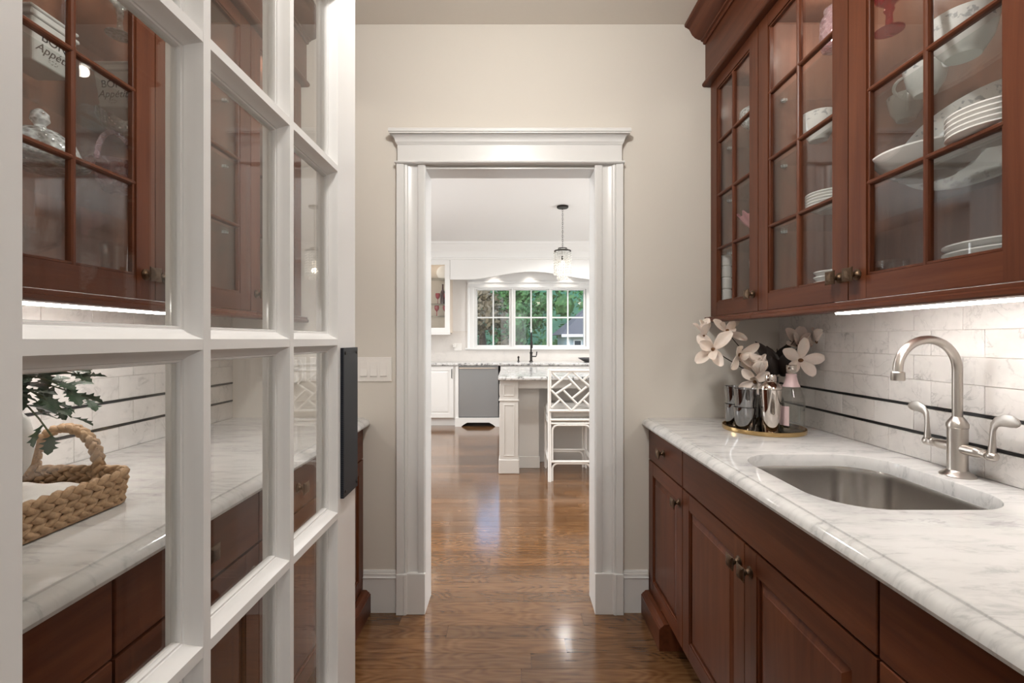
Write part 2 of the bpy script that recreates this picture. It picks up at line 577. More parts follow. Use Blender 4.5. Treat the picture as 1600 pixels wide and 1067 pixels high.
M['bead'] = bead_glass()
M['clear'] = clear_glass('clear_blown_glass', (0.98, 0.985, 0.98), 1.5, 0.0)
M['smoke'] = clear_glass('smoked_glass', (0.50, 0.50, 0.51), 2.3, 0.02, gain=2.0)
M['pinkglass'] = clear_glass('pink_glass', (0.96, 0.80, 0.84), 1.6, 0.03, 0.6, 60, 2.0, 0.18, (0.85, 0.62, 0.66))
M['pinkdish'] = plain('pink_milk_glass', (0.75, 0.30, 0.34), 0.25, coat=0.4)
M['redglass'] = clear_glass('ruby_glass', (0.85, 0.16, 0.20), 1.5, 0.02, 0.2, 40, 1.6, 0.15, (0.75, 0.10, 0.14))
M['redopaque'] = plain('ruby_goblet_glass', (0.33, 0.012, 0.03), 0.15, coat=0.5)
M['china'] = plain('white_china', (0.80, 0.785, 0.76), 0.18, coat=0.4)
M['ceramic'] = plain('white_ceramic', (0.74, 0.73, 0.71), 0.3)
M['ink'] = plain('black_lettering', (0.03, 0.03, 0.03), 0.6)
M['water'] = clear_glass('still_water', (0.975, 0.985, 0.98), 1.33)
M['pinklabel'] = plain('pink_paper_label', (0.68, 0.50, 0.50), 0.5, vary=0.06)
M['plastic'] = plain('white_plastic', (0.78, 0.75, 0.71), 0.35)
M['petal'] = plain('magnolia_petal', (0.80, 0.69, 0.61), 0.55, vary=0.12, bscale=30, sss=0.1)
M['petal_base'] = plain('magnolia_centre', (0.16, 0.075, 0.03), 0.7, bump=0.4, bscale=300)
M['branch'] = plain('dark_bark', (0.035, 0.02, 0.014), 0.8, bump=0.3, bscale=120)
M['leaf_dark'] = plain('brown_leaf', (0.022, 0.013, 0.010), 0.5, vary=0.3, bscale=40)
M['vase_dark'] = plain('dark_brown_vase_glaze', (0.018, 0.012, 0.010), 0.15, coat=0.5)
M['fern'] = plain('grey_green_leaf', (0.035, 0.075, 0.038), 0.5, vary=0.45, bscale=25)
M['stem'] = plain('green_stem', (0.07, 0.09, 0.04), 0.7)
M['straw'] = plain('water_hyacinth', (0.38, 0.245, 0.14), 0.65, bump=0.6, bscale=140, vary=0.45)
M['cloth'] = plain('white_cloth', (0.72, 0.70, 0.67), 0.9, bump=0.2, bscale=200)
M['granite'] = marble('speckled_granite', (0.62, 0.61, 0.60), (0.03, 0.03, 0.03), 26.0, (1, 1, 1), 0.12, 1.6, 3.2, False)
M['kback'] = marble('kitchen_backsplash', (0.66, 0.62, 0.58), (0.45, 0.43, 0.42), 8.0, (1, 1, 1), 0.3, 0.5, 1.0, False)
M['appliance'] = plain('stainless_appliance', (0.33, 0.34, 0.35), 0.36, metal=0.85, bump=0.01)
M['iron'] = plain('dark_iron', (0.035, 0.03, 0.027), 0.45, metal=0.8)
M['seat'] = plain('grey_cushion', (0.42, 0.40, 0.375), 0.9, bump=0.2, bscale=200)
M['cane'] = plain('white_lacquered_rattan', (0.78, 0.76, 0.73), 0.35)
M['strip'] = glow('led_strip', (1.0, 0.95, 0.90), 42.0)
M['bulb'] = glow('lamp_bulb', (1.0, 0.90, 0.76), 1.7)
M['globe'] = clear_glass('opal_globe_glass', (0.97, 0.95, 0.92), 1.3)
M['canglow'] = glow('downlight_lens', (1.0, 0.93, 0.82), 6.0)
M['tree_a'] = plain('green_foliage', (0.045, 0.13, 0.03), 0.6, vary=0.55, bscale=1.2)
M['tree_b'] = plain('deep_green_foliage', (0.03, 0.11, 0.05), 0.6, vary=0.5, bscale=1.2)
M['tree_c'] = plain('olive_red_foliage', (0.13, 0.095, 0.045), 0.6, vary=0.5, bscale=1.5)
M['bark'] = plain('tree_bark', (0.08, 0.055, 0.04), 0.9)
M['grass'] = plain('lawn', (0.07, 0.13, 0.04), 0.9, vary=0.3, bscale=3)
M['roof'] = plain('grey_shingle', (0.095, 0.09, 0.09), 0.85, vary=0.2, bscale=30)
M['siding'] = plain('pale_siding', (0.45, 0.52, 0.54), 0.7)
M['wglass'] = plain('dark_window_glass', (0.02, 0.03, 0.04), 0.1)


def floral_china(name, r0, r1, axes):
    """white china with a band of grey blue sprigs between the radii r0..r1 (object space)"""
    m, nt, p = new_mat(name)
    p.inputs['Roughness'].default_value = 0.18
    p.inputs['Coat Weight'].default_value = 0.4
    tc = nd(nt, 'ShaderNodeTexCoord')
    mp = nd(nt, 'ShaderNodeMapping'); mp.inputs['Scale'].default_value = axes
    nt.links.new(tc.outputs['Object'], mp.inputs['Vector'])
    ln = nd(nt, 'ShaderNodeVectorMath', operation='LENGTH')
    nt.links.new(mp.outputs[0], ln.inputs[0])
    a = nd(nt, 'ShaderNodeMath', operation='COMPARE')
    a.inputs[1].default_value = (r0 + r1) / 2; a.inputs[2].default_value = (r1 - r0) / 2
    nt.links.new(ln.outputs['Value'], a.inputs[0])
    nz = nd(nt, 'ShaderNodeTexNoise'); nz.inputs['Scale'].default_value = 70; nz.inputs['Detail'].default_value = 3
    nt.links.new(tc.outputs['Object'], nz.inputs['Vector'])
    th = nd(nt, 'ShaderNodeMapRange'); th.inputs['From Min'].default_value = 0.54; th.inputs['From Max'].default_value = 0.60
    nt.links.new(nz.outputs['Fac'], th.inputs['Value'])
    mu = nd(nt, 'ShaderNodeMath', operation='MULTIPLY')
    nt.links.new(a.outputs[0], mu.inputs[0]); nt.links.new(th.outputs[0], mu.inputs[1])
    mx = nd(nt, 'ShaderNodeMix', data_type='RGBA')
    mx.inputs['A'].default_value = (0.80, 0.785, 0.76, 1); mx.inputs['B'].default_value = (0.46, 0.46, 0.47, 1)
    nt.links.new(mu.outputs[0], mx.inputs['Factor'])
    nt.links.new(mx.outputs['Result'], p.inputs['Base Color'])
    return m


M['china_platter'] = floral_china('floral_platter_china', 0.80, 0.95, (1, 1, 1))
M['china_band'] = floral_china('floral_cup_china', 0.062, 0.082, (0.0, 0.0, 1.0))

# ------------------------------------------------------------------ room shell
XR, XL = 1.245, -1.301          # pantry side walls
YB = 2.12                       # pantry face of the wall with the doorway
YK = 2.235                      # its kitchen face
YN = 0.10                       # wall at the camera
ZC = 2.731                      # ceiling
DX0, DX1, DZ = -0.40, 0.382, 2.056   # doorway
KX0, KX1, KY = -3.2, 3.6, 7.23


def struct(name, mb, mat, label, cat, **k):
    o = mb.go(name, mat, **k)
    return tag(o, label, cat, kind='structure')


def skind(o):
    return o


def wall_with_hole_y(x0, x1, y0, y1, z0, z1, hx0, hx1, hz0, hz1):
    m = MB()
    m.box(x0, hx0, y0, y1, z0, z1); m.box(hx1, x1, y0, y1, z0, z1)
    if hz1 < z1: m.box(hx0, hx1, y0, y1, hz1, z1)
    if hz0 > z0: m.box(hx0, hx1, y0, y1, z0, hz0)
    return m


wall_back = struct('wall_back', wall_with_hole_y(KX0 - .1, KX1 + .1, YB, YK, 0, ZC, DX0 - .012, DX1 + .012, 0, DZ + .012), M['wall'], 'beige painted end wall with the cased doorway through it', 'wall')
wall_right = struct('wall_right', MB().box(XR + .012, XR + .1, YN, YB, 0, ZC), M['wall'], 'long side wall with tiled backsplash behind sink', 'wall')
wall_left = struct('wall_left', MB().box(XL - .1, XL - .012, YN, YB, 0, ZC), M['wall'], 'long side wall with tiled backsplash behind woven basket', 'wall')
struct('wall_front', wall_with_hole_y(XL - .1, XR + .1, YN - .12, YN, 0, ZC, -0.44, 0.50, 0, 2.12), M['wall'], 'wall with the opening in which the camera stands', 'wall')
struct('ceiling', MB().box(XL - .1, XR + .1, YN - .12, YB, ZC, ZC + .06), M['ceil'], 'plain beige ceiling over the cherry cabinets', 'ceiling')
struct('ceiling_kitchen', MB().box(KX0 - .1, KX1 + .1, YK, KY + .15, ZC, ZC + .06), M['kceil'], 'white ceiling from which the crystal pendants hang', 'ceiling')
WX0, WX1, WZ0, WZ1 = -0.60, 1.20, 1.13, 2.085
wall_kitchen = struct('wall_kitchen', wall_with_hole_y(KX0 - .1, KX1 + .1, KY, KY + .15, 0, ZC, WX0, WX1, WZ0, WZ1), M['kwall'], 'white kitchen wall holding the triple window', 'wall')
struct('wall_kitchen_left', MB().box(KX0 - .1, KX0, YK, KY, 0, ZC), M['kwall'], 'plain kitchen side wall beyond the left doorway jamb', 'wall')
struct('wall_kitchen_right', MB().box(KX1, KX1 + .1, YK, KY, 0, ZC), M['kwall'], 'plain kitchen side wall beyond the right doorway jamb', 'wall')
# the hall behind the camera
HM = MB()
HM.box(-1.7, -1.6, -3.1, YN - .12, 0, ZC); HM.box(2.0, 2.1, -3.1, YN - .12, 0, ZC); HM.box(-1.7, 2.1, -3.2, -3.1, 0, ZC)
struct('wall_hall', HM, plain('hall_paint', (0.70, 0.69, 0.67), 0.8), 'beige hall walls behind the camera', 'wall')
struct('ceiling_hall', MB().box(-1.7, 2.1, -3.2, YN - .12, ZC, ZC + .06), M['ceil'], 'beige hall ceiling behind the camera', 'ceiling')

# floor: slab with oak planks
floor = struct('floor', MB().box(KX0 - .1, KX1 + .1, -3.2, KY + .15, -0.06, -0.0065), M['oak_gap'], 'polished brown oak strip floor running into the kitchen', 'floor')
PW = 0.0885
rowy = 1.836 - PW * 18


def plank(x0, x1, y0, y1):
    c, e = 0.00004, 0.0
    g = 0.0006
    x0 += g; x1 -= g; y0 += g; y1 -= g
    vs = [(x0, y0, -0.0064), (x1, y0, -0.0064), (x1, y1, -0.0064), (x0, y1, -0.0064),
          (x0, y0, -.00004), (x1, y0, -.00004), (x1, y1, -.00004), (x0, y1, -.00004),
          (x0 + c, y0 + c, e), (x1 - c, y0 + c, e), (x1 - c, y1 - c, e), (x0 + c, y1 - c, e)]
    fs = [(0, 3, 2, 1), (0, 1, 5, 4), (1, 2, 6, 5), (2, 3, 7, 6), (3, 0, 4, 7), (4, 5, 9, 8), (5, 6, 10, 9), (6, 7, 11, 10), (7, 4, 8, 11), (8, 9, 10, 11)]
    mesh_obj('plank', vs, fs, M['oak'], floor, recalc=False)


ri = 0
y = rowy
rnd = random.Random(11)
rest = MB()
while y < 6.75:
    y2 = y + PW
    if y2 <= YB + 0.02:
        xa, xb, lo, hi = -0.84, 0.76, 0.75, 1.35
    else:
        xa, xb, lo, hi = -1.75, 1.75, 0.9, 1.7
    x = xa - rnd.uniform(0.0, 0.9)
    while x < xb:
        L = rnd.uniform(lo, hi)
        x2 = x + L
        if x2 > xb - 0.25: x2 = xb
        plank(max(x, xa), x2, y, y2)
        x = x2
    y = y2; ri += 1
Y_END = y
for (xa, xb, ya, yb) in ((KX0, -1.75, YK, KY), (1.75, KX1, YK, KY), (-1.75, 1.75, Y_END, KY), (-1.6, 2.0, -3.1, rowy)):
    rest.box(xa, xb, ya, yb, -0.0064, -0.0002)
ro = rest.go('plank_field', M['oak'], floor); ro['kind'] = 'stuff'


# tiles ------------------------------------------------------------
def tile_mesh(y0, y1, z0, z1, xf, xb, g=0.0006, c=0.0008):
    """one wall tile in the y-z plane; face at xf, back at xb, eased edge"""
    s = 1 if xf > xb else -1
    y0 += g; y1 -= g; z0 += g; z1 -= g
    xm = xf - s * c
    vs = [(xb, y0, z0), (xb, y1, z0), (xb, y1, z1), (xb, y0, z1), (xm, y0, z0), (xm, y1, z0), (xm, y1, z1), (xm, y0, z1),
          (xf, y0 + c, z0 + c), (xf, y1 - c, z0 + c), (xf, y1 - c, z1 - c), (xf, y0 + c, z1 - c)]
    fs = [(0, 1, 5, 4), (1, 2, 6, 5), (2, 3, 7, 6), (3, 0, 4, 7), (4, 5, 9, 8), (5, 6, 10, 9), (6, 7, 11, 10), (7, 4, 8, 11), (8, 9, 10, 11)]
    return vs, fs


ROWS = [(0.899, 0.975, 0.0), (0.984, 1.057, 0.5), (1.066, 1.141, 0.0), (1.141, 1.216, 0.5), (1.216, 1.291, 0.0), (1.291, 1.367, 0.5)]
LINERS = [(0.975, 0.984), (1.057, 1.066)]
TW = 0.1535


def backsplash(wall, xf, xb):
    gm = MB().box(min(xf, xb) if xf > xb else xf + 0.0025, (xf - 0.0025) if xf > xb else max(xf, xb), 0.45, YB, 0.899, 1.367)
    go = gm.go('grout', M['grout'], wall)
    rr = random.Random(3)
    for (z0, z1, off) in ROWS:
        yy = YB + (TW * off) - TW * (1 if off else 1)
        y1 = YB
        y0 = YB - TW * (0.62 if off else 1.0)
        while y1 > 0.5:
            d = rr.uniform(-0.0005, 0.0005)
            vs, fs = tile_mesh(y0, y1, z0, z1, xf + d, xb)
            mesh_obj('tile', vs, fs, M['marble_tile'], wall)
            y1 = y0; y0 = y1 - TW
    for (z0, z1) in LINERS:
        y1 = YB; y0 = YB - 0.2
        while y1 > 0.5:
            vs, fs = tile_mesh(y0, y1, z0, z1, xf + (0.0012 if xf > xb else -0.0012), xb, g=0.0005)
            mesh_obj('liner_tile', vs, fs, M['liner'], wall)
            y1 = y0; y0 = y1 - 0.305


backsplash(wall_right, XR, XR + .012)
backsplash(wall_left, XL, XL - .012)

# ------------------------------------------------------------------ doorway trim
dt = thing('trim_1', (0, YB, 0), 'white moulded casing and crowned header around the kitchen doorway', 'door casing', kind='structure')
WX = 0.132


def casing_profile(xin, xout, yw):
    """from the opening edge xin to the outer edge xout; depth is towards -y from yw"""
    s = 1 if xout > xin else -1
    w = abs(xout - xin)
    pts = [(0.000, 0.0), (0.000, 0.016), (0.006, 0.021), (0.030, 0.021), (0.036, 0.018), (0.038, 0.011), (0.048, 0.0095), (0.066, 0.011), (0.080, 0.016),
           (0.084, 0.021), (0.092, 0.024), (0.096, 0.021), (0.098, 0.028), (0.130, 0.031), (0.132, 0.028), (0.132, 0.0)]
    return [(xin + s * p[0] * w / WX, yw - p[1]) for p in pts]


for (xi, xo) in ((DX0, -0.532), (DX1, 0.512)):
    MB().prism(casing_profile(xi, xo, YB), 'z', 0.185, 2.072).go('casing', M['trim'], dt, smooth=True, angle=30)
    s = 1 if xo > xi else -1
    MB().prism([(xi, YB), (xi, YB - .030), (xi + s * .082, YB - .030), (xi + s * .086, YB - .036), (xi + s * .096, YB - .038), (xi + s * .098, YB - .036), (xo, YB - .036), (xo, YB)], 'z', 0, 0.187).go('plinth_block', M['trim'], dt, bevel=.0015)
    k = MB().prism([(p[0], YK + (YB - p[1])) for p in casing_profile(xi, xo, YB)], 'z', 0, 2.072)
    k.go('casing', M['trim'], dt, smooth=True, angle=30)
jm = MB()
jm.box(DX0 - .012, DX0, YB - .004, YK + .004, 0, DZ); jm.box(DX1, DX1 + .012, YB - .004, YK + .004, 0, DZ)
jm.box(DX0 - .012, DX1 + .012, YB - .004, YK + .004, DZ, DZ + .012)
jm.go('jamb', M['trim'], dt, bevel=.002)
hd = MB()
HX0, HX1 = -0.528, 0.507
hd.prism([(YB, 2.072), (YB - .033, 2.072), (YB - .038, 2.075), (YB - .039, 2.079), (YB - .036, 2.083), (YB, 2.083)], 'x', HX0 - .010, HX1 + .010)
hd.box(HX0, HX1, YB - .026, YB, 2.083, 2.165)
hd.go('header_frieze', M['trim'], dt, bevel=.001)
cp = [(0.0, 2.160), (.028, 2.160), (.030, 2.166), (.034, 2.172), (.035, 2.180), (.038, 2.188), (.045, 2.196), (.052, 2.200), (.056, 2.201), (.056, 2.206), (.060, 2.208), (.060, 2.221), (.057, 2.224), (0.0, 2.224)]
hm = MB()
# mitred crown of the header: three sides swept together
n = len(cp)
vsl, fsl = [], []
for (d, z) in cp:
    e = max(0, d - .026)
    vsl += [(HX0 - e, YB, z), (HX0 - e, YB - d, z), (HX1 + e, YB - d, z), (HX1 + e, YB, z)]
for i in range(n - 1):
    for k in range(3):
        fsl.append((i * 4 + k, i * 4 + k + 1, (i + 1) * 4 + k + 1, (i + 1) * 4 + k))
fsl.append((0, 1, 2, 3)); fsl.append(tuple(4 * (n - 1) + k for k in range(4)))
fsl.append(tuple(i * 4 for i in range(n)) + tuple()); fsl.append(tuple(i * 4 + 3 for i in range(n)))
hm.add(vsl, fsl).go('header_crown', M['trim'], dt, smooth=True, angle=25)
kh = MB().box(HX0, HX1, YK, YK + .026, 2.072, 2.20)
kh.go('kitchen_header', M['trim'], dt, bevel=.002)

bbp = [(YB, 0), (YB - .016, 0), (YB - .016, .158), (YB - .019, .160), (YB - .019, .163), (YB - .013, .166), (YB - .013, .178), (YB - .010, .180), (YB - .010, .184), (YB - .006, .192), (YB, .192)]
struct('baseboard_left', MB().prism(bbp, 'x', -0.69, -0.532), M['trim'], 'short white baseboard under the three light switches', 'baseboard', smooth=True, angle=25)
struct('baseboard_right', MB().prism(bbp, 'x', 0.512, 0.632), M['trim'], 'short white baseboard between doorway and sink side cabinets', 'baseboard', smooth=True, angle=25)

# ------------------------------------------------------------------ glazed door, standing open into the pantry
FX, TH = -0.355, 0.044           # face towards the aisle, thickness
BX = FX - TH
GX = FX - TH / 2                 # glass plane
DY0, DY1 = 0.228, 1.030
GY0, GY1 = 0.330, 0.928
GZ0, GZ1 = 0.205, 1.962
RAIL = [1.259 + k * 0.354 for k in (-2, -1, 0, 1)]
MULL = [0.530, 0.734]
fd = thing('door_1', (FX - TH / 2, DY0, 0), 'white glazed double swing door with fifteen panes standing open', 'door', kind='structure')
STICK = [(0.0, 0.0), (0.0015, 0.0025), (0.0045, 0.008), (0.0075, 0.0125), (0.0105, 0.0150), (0.0110, 0.0168), (0.0135, 0.0168), (0.0150, 0.0215)]


def stick_profile(e, sgn):
    """(along, depth) points of a moulded edge whose flat ends at e, running in direction sgn to the glass and back on the other side"""
    f = [(e + sgn * a, FX - d) for a, d in STICK]
    b = [(e + sgn * a, BX + d) for a, d in reversed(STICK)]
    return f + b


def stile(y_out, y_in, sgn):
    prof = [(p[1], p[0]) for p in stick_profile(y_in, sgn)]          # (x, y)
    prof = [(FX, y_out)] + prof + [(BX, y_out)]
    return MB().prism(prof, 'z', 0.008, 2.075)


stile(DY0, GY0, 1).go('stile', M['door'], fd, smooth=True, angle=20)
stile(DY1, GY1, -1).go('stile', M['door'], fd, smooth=True, angle=20)


def rail(z_out, z_in, sgn):
    prof = [(p[1], p[0]) for p in stick_profile(z_in, sgn)]          # (x, z)
    prof = [(FX, z_out)] + prof + [(BX, z_out)]
    return MB().prism(prof, 'y', GY0 - .0001, GY1 + .0001)


rail(0.008, GZ0, 1).go('bottom_rail', M['door'], fd, smooth=True, angle=20)
rail(2.075, GZ1, -1).go('top_rail', M['door'], fd, smooth=True, angle=20)
HW = 0.0062
for ym in MULL:
    prof = [(p[1], p[0]) for p in stick_profile(ym + HW, 1)] + [(p[1], p[0]) for p in reversed(stick_profile(ym - HW, -1))]
    MB().prism(prof, 'z', GZ0, GZ1).go('muntin', M['door'], fd, smooth=True, angle=20)
for zm in RAIL:
    prof = [(p[1], p[0]) for p in stick_profile(zm + HW, 1)] + [(p[1], p[0]) for p in reversed(stick_profile(zm - HW, -1))]
    prof = [(GX + (a - GX) * .985, b) for a, b in prof]
    MB().prism(prof, 'y', GY0, GY1).go('muntin', M['door'], fd, smooth=True, angle=20)
ysp = [GY0] + MULL + [GY1]
zsp = [GZ0] + RAIL + [GZ1]
for i in range(3):
    for j in range(5):
        MB().box(GX - .002, GX + .002, ysp[i] + .012, ysp[i + 1] - .012, zsp[j] + .012, zsp[j + 1] - .012).go('pane', M['pane'], fd)
pp = MB().prism([(FX, .942), (FX + .0062, .942), (FX + .0066, .944), (FX + .0066, 1.027), (FX + .005, 1.029), (FX, 1.029)], 'z', .935, 1.247).go('push_plate', M['black'], fd)
pp['label'] = 'black metal push plate with ribbed edge'
ribs = MB()
z = .938
while z < 1.244:
    ribs.box(FX + .0004, FX + .0064, .9405, .9421, z, z + .0022)
    z += .0044
ro = ribs.go('edge_ribs', M['black'], pp); ro['kind'] = 'stuff'
for (sy, sz) in ((.952, .947), (1.020, .947), (.952, 1.236), (1.020, 1.236)):
    MB().lathe([(0.0, 0), (.0038, 0), (.0036, .0012), (.002, .0018), (0, .0018)], (FX + .0066, sy, sz), 10, 'x').go('screw', M['iron'], pp, smooth=True)

# ------------------------------------------------------------------ cherry cabinets
def sideX(side):
    return (lambda u: u) if side > 0 else (lambda u: -0.056 - u)


KNOB_N = [0]


def knob(parent, side, u, y, z, s=1.4):
    """bronze knob with a flared square head, sticking out towards the aisle"""
    X = sideX(side)
    d = -side
    x0 = X(u)
    m = MB()
    ax = 'x' if d > 0 else '-x'
    m.lathe([(0.0, 0), (.011 * s, 0), (.011 * s, .002), (.008 * s, .004), (.0055 * s, .007), (.0045 * s, .012), (.006 * s, .015), (.0075 * s, .017), (.006 * s, .020), (.0, .020)], (x0, y, z), 12, ax)
    # flared square head: square frustum with pulled-out corners
    hs = [(.0075, .017), (.0105, .0195), (.0150, .0225), (.0145, .0245), (.0085, .0285), (.003, .0295)]
    vs, fs = [], []
    for (r, h) in hs:
        for k in range(8):
            a = PI / 4 * k + PI / 4
            rr = r * s * (1.28 if k % 2 == 0 else 0.86)
            vs.append((x0 + d * h * 1.15, y + rr * math.cos(a), z + rr * math.sin(a)))
    for i in range(len(hs) - 1):
        for k in range(8):
            fs.append((i * 8 + k, i * 8 + (k + 1) % 8, (i + 1) * 8 + (k + 1) % 8, (i + 1) * 8 + k))
    fs.append(tuple(range(8))); fs.append(tuple((len(hs) - 1) * 8 + k for k in range(8)))
    m.add(vs, fs)
    return m.go('knob', M['bronze'], parent, smooth=True, angle=35)


def glass_door(root, side, y0, y1, z0, z1, knob_y, uf, rows=4):
    X = sideX(side)
    g = .0018
    y0 += g; y1 -= g
    sw, bw = .060, .060
    gz0, gz1 = z0 + bw, z1 - bw
    u0, u1 = uf, uf + .020
    d = door_frame('door', lambda y, z, q: (X(u0 + q), y, z), y0, y1, z0, z1, sw, bw, .020, M['cherry_v'], M['cherry_h'], root)
    a0, a1 = y0 + sw, y1 - sw
    vs, fs = rect_ring(lambda y, z, q: (X(q), y, z), a0, a1, gz0, gz1, .007, u0 + .004, u1 - .002)
    mesh_obj('bead', vs, fs, M['cherry_v'], d, bevel=.0015)
    yc = (a0 + a1) / 2
    hw = .0070

    def mprof(c):
        return [(c - hw, u0 + .010), (c - hw * .8, u0 + .005), (c - hw * .35, u0 + .002), (c + hw * .35, u0 + .002), (c + hw * .8, u0 + .005), (c + hw, u0 + .010), (c + hw, u0 + .017), (c - hw, u0 + .017)]
    MB().prism([(X(b), a) for a, b in mprof(yc)], 'z', gz0, gz1).go('muntin', M['cherry_v'], d)
    zs = [gz0 + (gz1 - gz0) * k / rows for k in range(rows + 1)]
    for zz in zs[1:-1]:
        MB().prism([(X(b + .0003), a) for a, b in mprof(zz)], 'y', a0, a1).go('muntin', M['cherry_h'], d)
    for j in range(rows):
        for (p, q) in ((a0, yc), (yc, a1)):
            MB().box(X(u0 + .0125), X(u0 + .0155), p + .003, q - .003, zs[j] + .003, zs[j + 1] - .003).go('pane', M['cab_pane'], d)
    knob(d, side, uf, knob_y, z0 + .066)
    return d


def panel_door(root, side, y0, y1, z0, z1, knob_y, knob_z, uf):
    X = sideX(side)
    g = .0018
    y0 += g; y1 -= g; z0 += g; z1 -= g
    sw = .058
    u0, u1 = uf, uf + .020
    d = door_frame('door', lambda y, z, q: (X(u0 + q), y, z), y0, y1, z0, z1, sw, sw, .020, M['cherry_v'], M['cherry_h'], root)
    # raised panel: sloped field
    a0, a1, b0, b1 = y0 + sw, y1 - sw, z0 + sw, z1 - sw
    e = .028
    rings = [(0.0, .012), (.004, .0125), (.004, .011), (e, .0035), (e + .002, .002)]
    vs, fs = [], []
    for (i, dep) in rings:
        vs += [(X(u0 + dep), a0 + i, b0 + i), (X(u0 + dep), a1 - i, b0 + i), (X(u0 + dep), a1 - i, b1 - i), (X(u0 + dep), a0 + i, b1 - i)]
    for i in range(len(rings) - 1):
        for k in range(4):
            fs.append((i * 4 + k, i * 4 + (k + 1) % 4, i * 4 + 4 + (k + 1) % 4, i * 4 + 4 + k))
    L = (len(rings) - 1) * 4
    fs.append((L, L + 1, L + 2, L + 3))
    back = len(vs)
    vs += [(X(u0 + .018), a0, b0), (X(u0 + .018), a1, b0), (X(u0 + .018), a1, b1), (X(u0 + .018), a0, b1)]
    fs.append((back, back + 1, back + 2, back + 3))
    fs += [(k, (k + 1) % 4, back + (k + 1) % 4, back + k) for k in range(4)]
    mesh_obj('panel', vs, fs, M['cherry_v'], d)
    # bead round the panel
    vs, fs = rect_ring(lambda y, z, q: (X(q), y, z), a0, a1, b0, b1, .006, u0 + .003, u0 + .014)
    mesh_obj('bead', vs, fs, M['cherry_v'], d, bevel=.0018)
    if knob_y is not None:
        knob(d, side, uf, knob_y, knob_z)
    return d


def drawer_front(root, side, y0, y1, z0, z1, knobs, uf, name='drawer'):
    X = sideX(side)
    g = .0018
    d = MB().box(X(uf), X(uf + .020), y0 + g, y1 - g, z0 + g, z1).go(name, M['cherry_h'], root, bevel=.0022, segs=2)
    for ky in knobs:
        knob(d, side, uf, ky, (z0 + z1) / 2 + .003)
    return d


UPF = 0.919
BF = 0.636
UZ0, UZ1 = 1.369, 2.452


def upper_unit(side, y0, y1, doors, label):
    X = sideX(side)
    r = thing('wall_cabinet', (X(1.08), (y0 + y1) / 2, UZ0), label, 'cabinet')
    m = MB()
    ub, uf = XR, UPF + .0205
    t = .018
    m.box(X(uf), X(ub), y0, y0 + t, UZ0, UZ1); m.box(X(uf), X(ub), y1 - t, y1, UZ0, UZ1)
    m.box(X(uf), X(ub), y0 + t, y1 - t, UZ0, UZ0 + t); m.box(X(uf), X(ub), y0 + t, y1 - t, UZ1 - t, UZ1)
    m.box(X(ub - .008), X(ub), y0 + t, y1 - t, UZ0 + t, UZ1 - t)
    m.go('carcass', M['cherry_in'], r)
    for k, zs in enumerate((1.669, 1.911, 2.153)):
        MB().box(X(uf + .030), X(ub - .010), y0 + t + .001, y1 - t - .001, zs - .006, zs).go('glass_shelf', M['shelf_glass'], r)
        for yy in (y0 + t, y1 - t):
            for uu in (uf + .06, ub - .05):
                s_ = 1 if yy == y0 + t else -1
                MB().box(X(uu - .009), X(uu + .009), yy, yy + s_ * .014, zs - .014, zs - .006).go('shelf_clip', M['crystal'], r)
    for (a, b, ky) in doors:
        glass_door(r, side, a, b, UZ0 + .002, UZ1 - .002, ky, UPF)
    # light rail under the doors
    p = [(UPF - .004, 1.342), (UPF - .026, 1.342), (UPF - .029, 1.346), (UPF - .029, 1.354), (UPF - .023, 1.358), (UPF - .023, 1.3665), (UPF - .004, 1.3675), (UPF + .02, 1.3675), (UPF + .02, 1.342)]
    MB().prism([(X(a), b) for a, b in p], 'y', y0, y1).go('light_rail', M['cherry_h'], r)
    return r


def cornice(side, y0, y1, label):
    X = sideX(side)
    r = thing('cabinet_cornice', (X(.9), (y0 + y1) / 2, 2.43), label, 'cornice')
    MB().box(X(.900), X(XR), y0, y1, 2.453, 2.730).go('frieze', M['cherry_h'], r)
    a = arc(.896, 2.449, .0115, PI * .5, PI * 1.5, 8)
    MB().prism([(X(p), q) for p, q in a] + [(X(.925), 2.4375), (X(.925), 2.4525), (X(.905), 2.4605)], 'y', y0, y1).go('bead', M['cherry_h'], r, smooth=True)
    pr = [(.900, 2.636), (.893, 2.636), (.889, 2.640), (.889, 2.648), (.880, 2.650), (.878, 2.656), (.868, 2.658), (.852, 2.666), (.838, 2.680), (.830, 2.696), (.824, 2.706), (.812, 2.714), (.806, 2.716), (.803, 2.722), (.803, 2.730), (.900, 2.730)]
    MB().prism([(X(p), q) for p, q in pr], 'y', y0, y1).go('crown', M['cherry_h'], r, smooth=True, angle=25)
    return r


upper_unit(1, 1.70, YB - .002, [(1.70, YB - .014, 1.735)], 'single door cherry wall cabinet with crystal glass beside the beige wall')
upper_unit(1, 0.79, 1.698, [(0.79, 1.244, 1.212), (1.244, 1.698, 1.278)], 'double door cherry wall cabinet of white china above the sink')
upper_unit(-1, 1.70, YB - .002, [(1.70, YB - .014, 1.735)], 'single door cherry wall cabinet behind the far panes of the glazed door')
upper_unit(-1, 0.79, 1.698, [(0.79, 1.244, 1.212), (1.244, 1.698, 1.278)], 'double door cherry wall cabinet holding the lettered canisters')
cornice(1, 0.60, YB - .001, 'cherry crown moulding on top of the china cabinets above the sink')
cornice(-1, 0.60, YB - .001, 'cherry crown moulding on top of the canister cabinets above the basket')

DT, DB = 0.853, 0.711


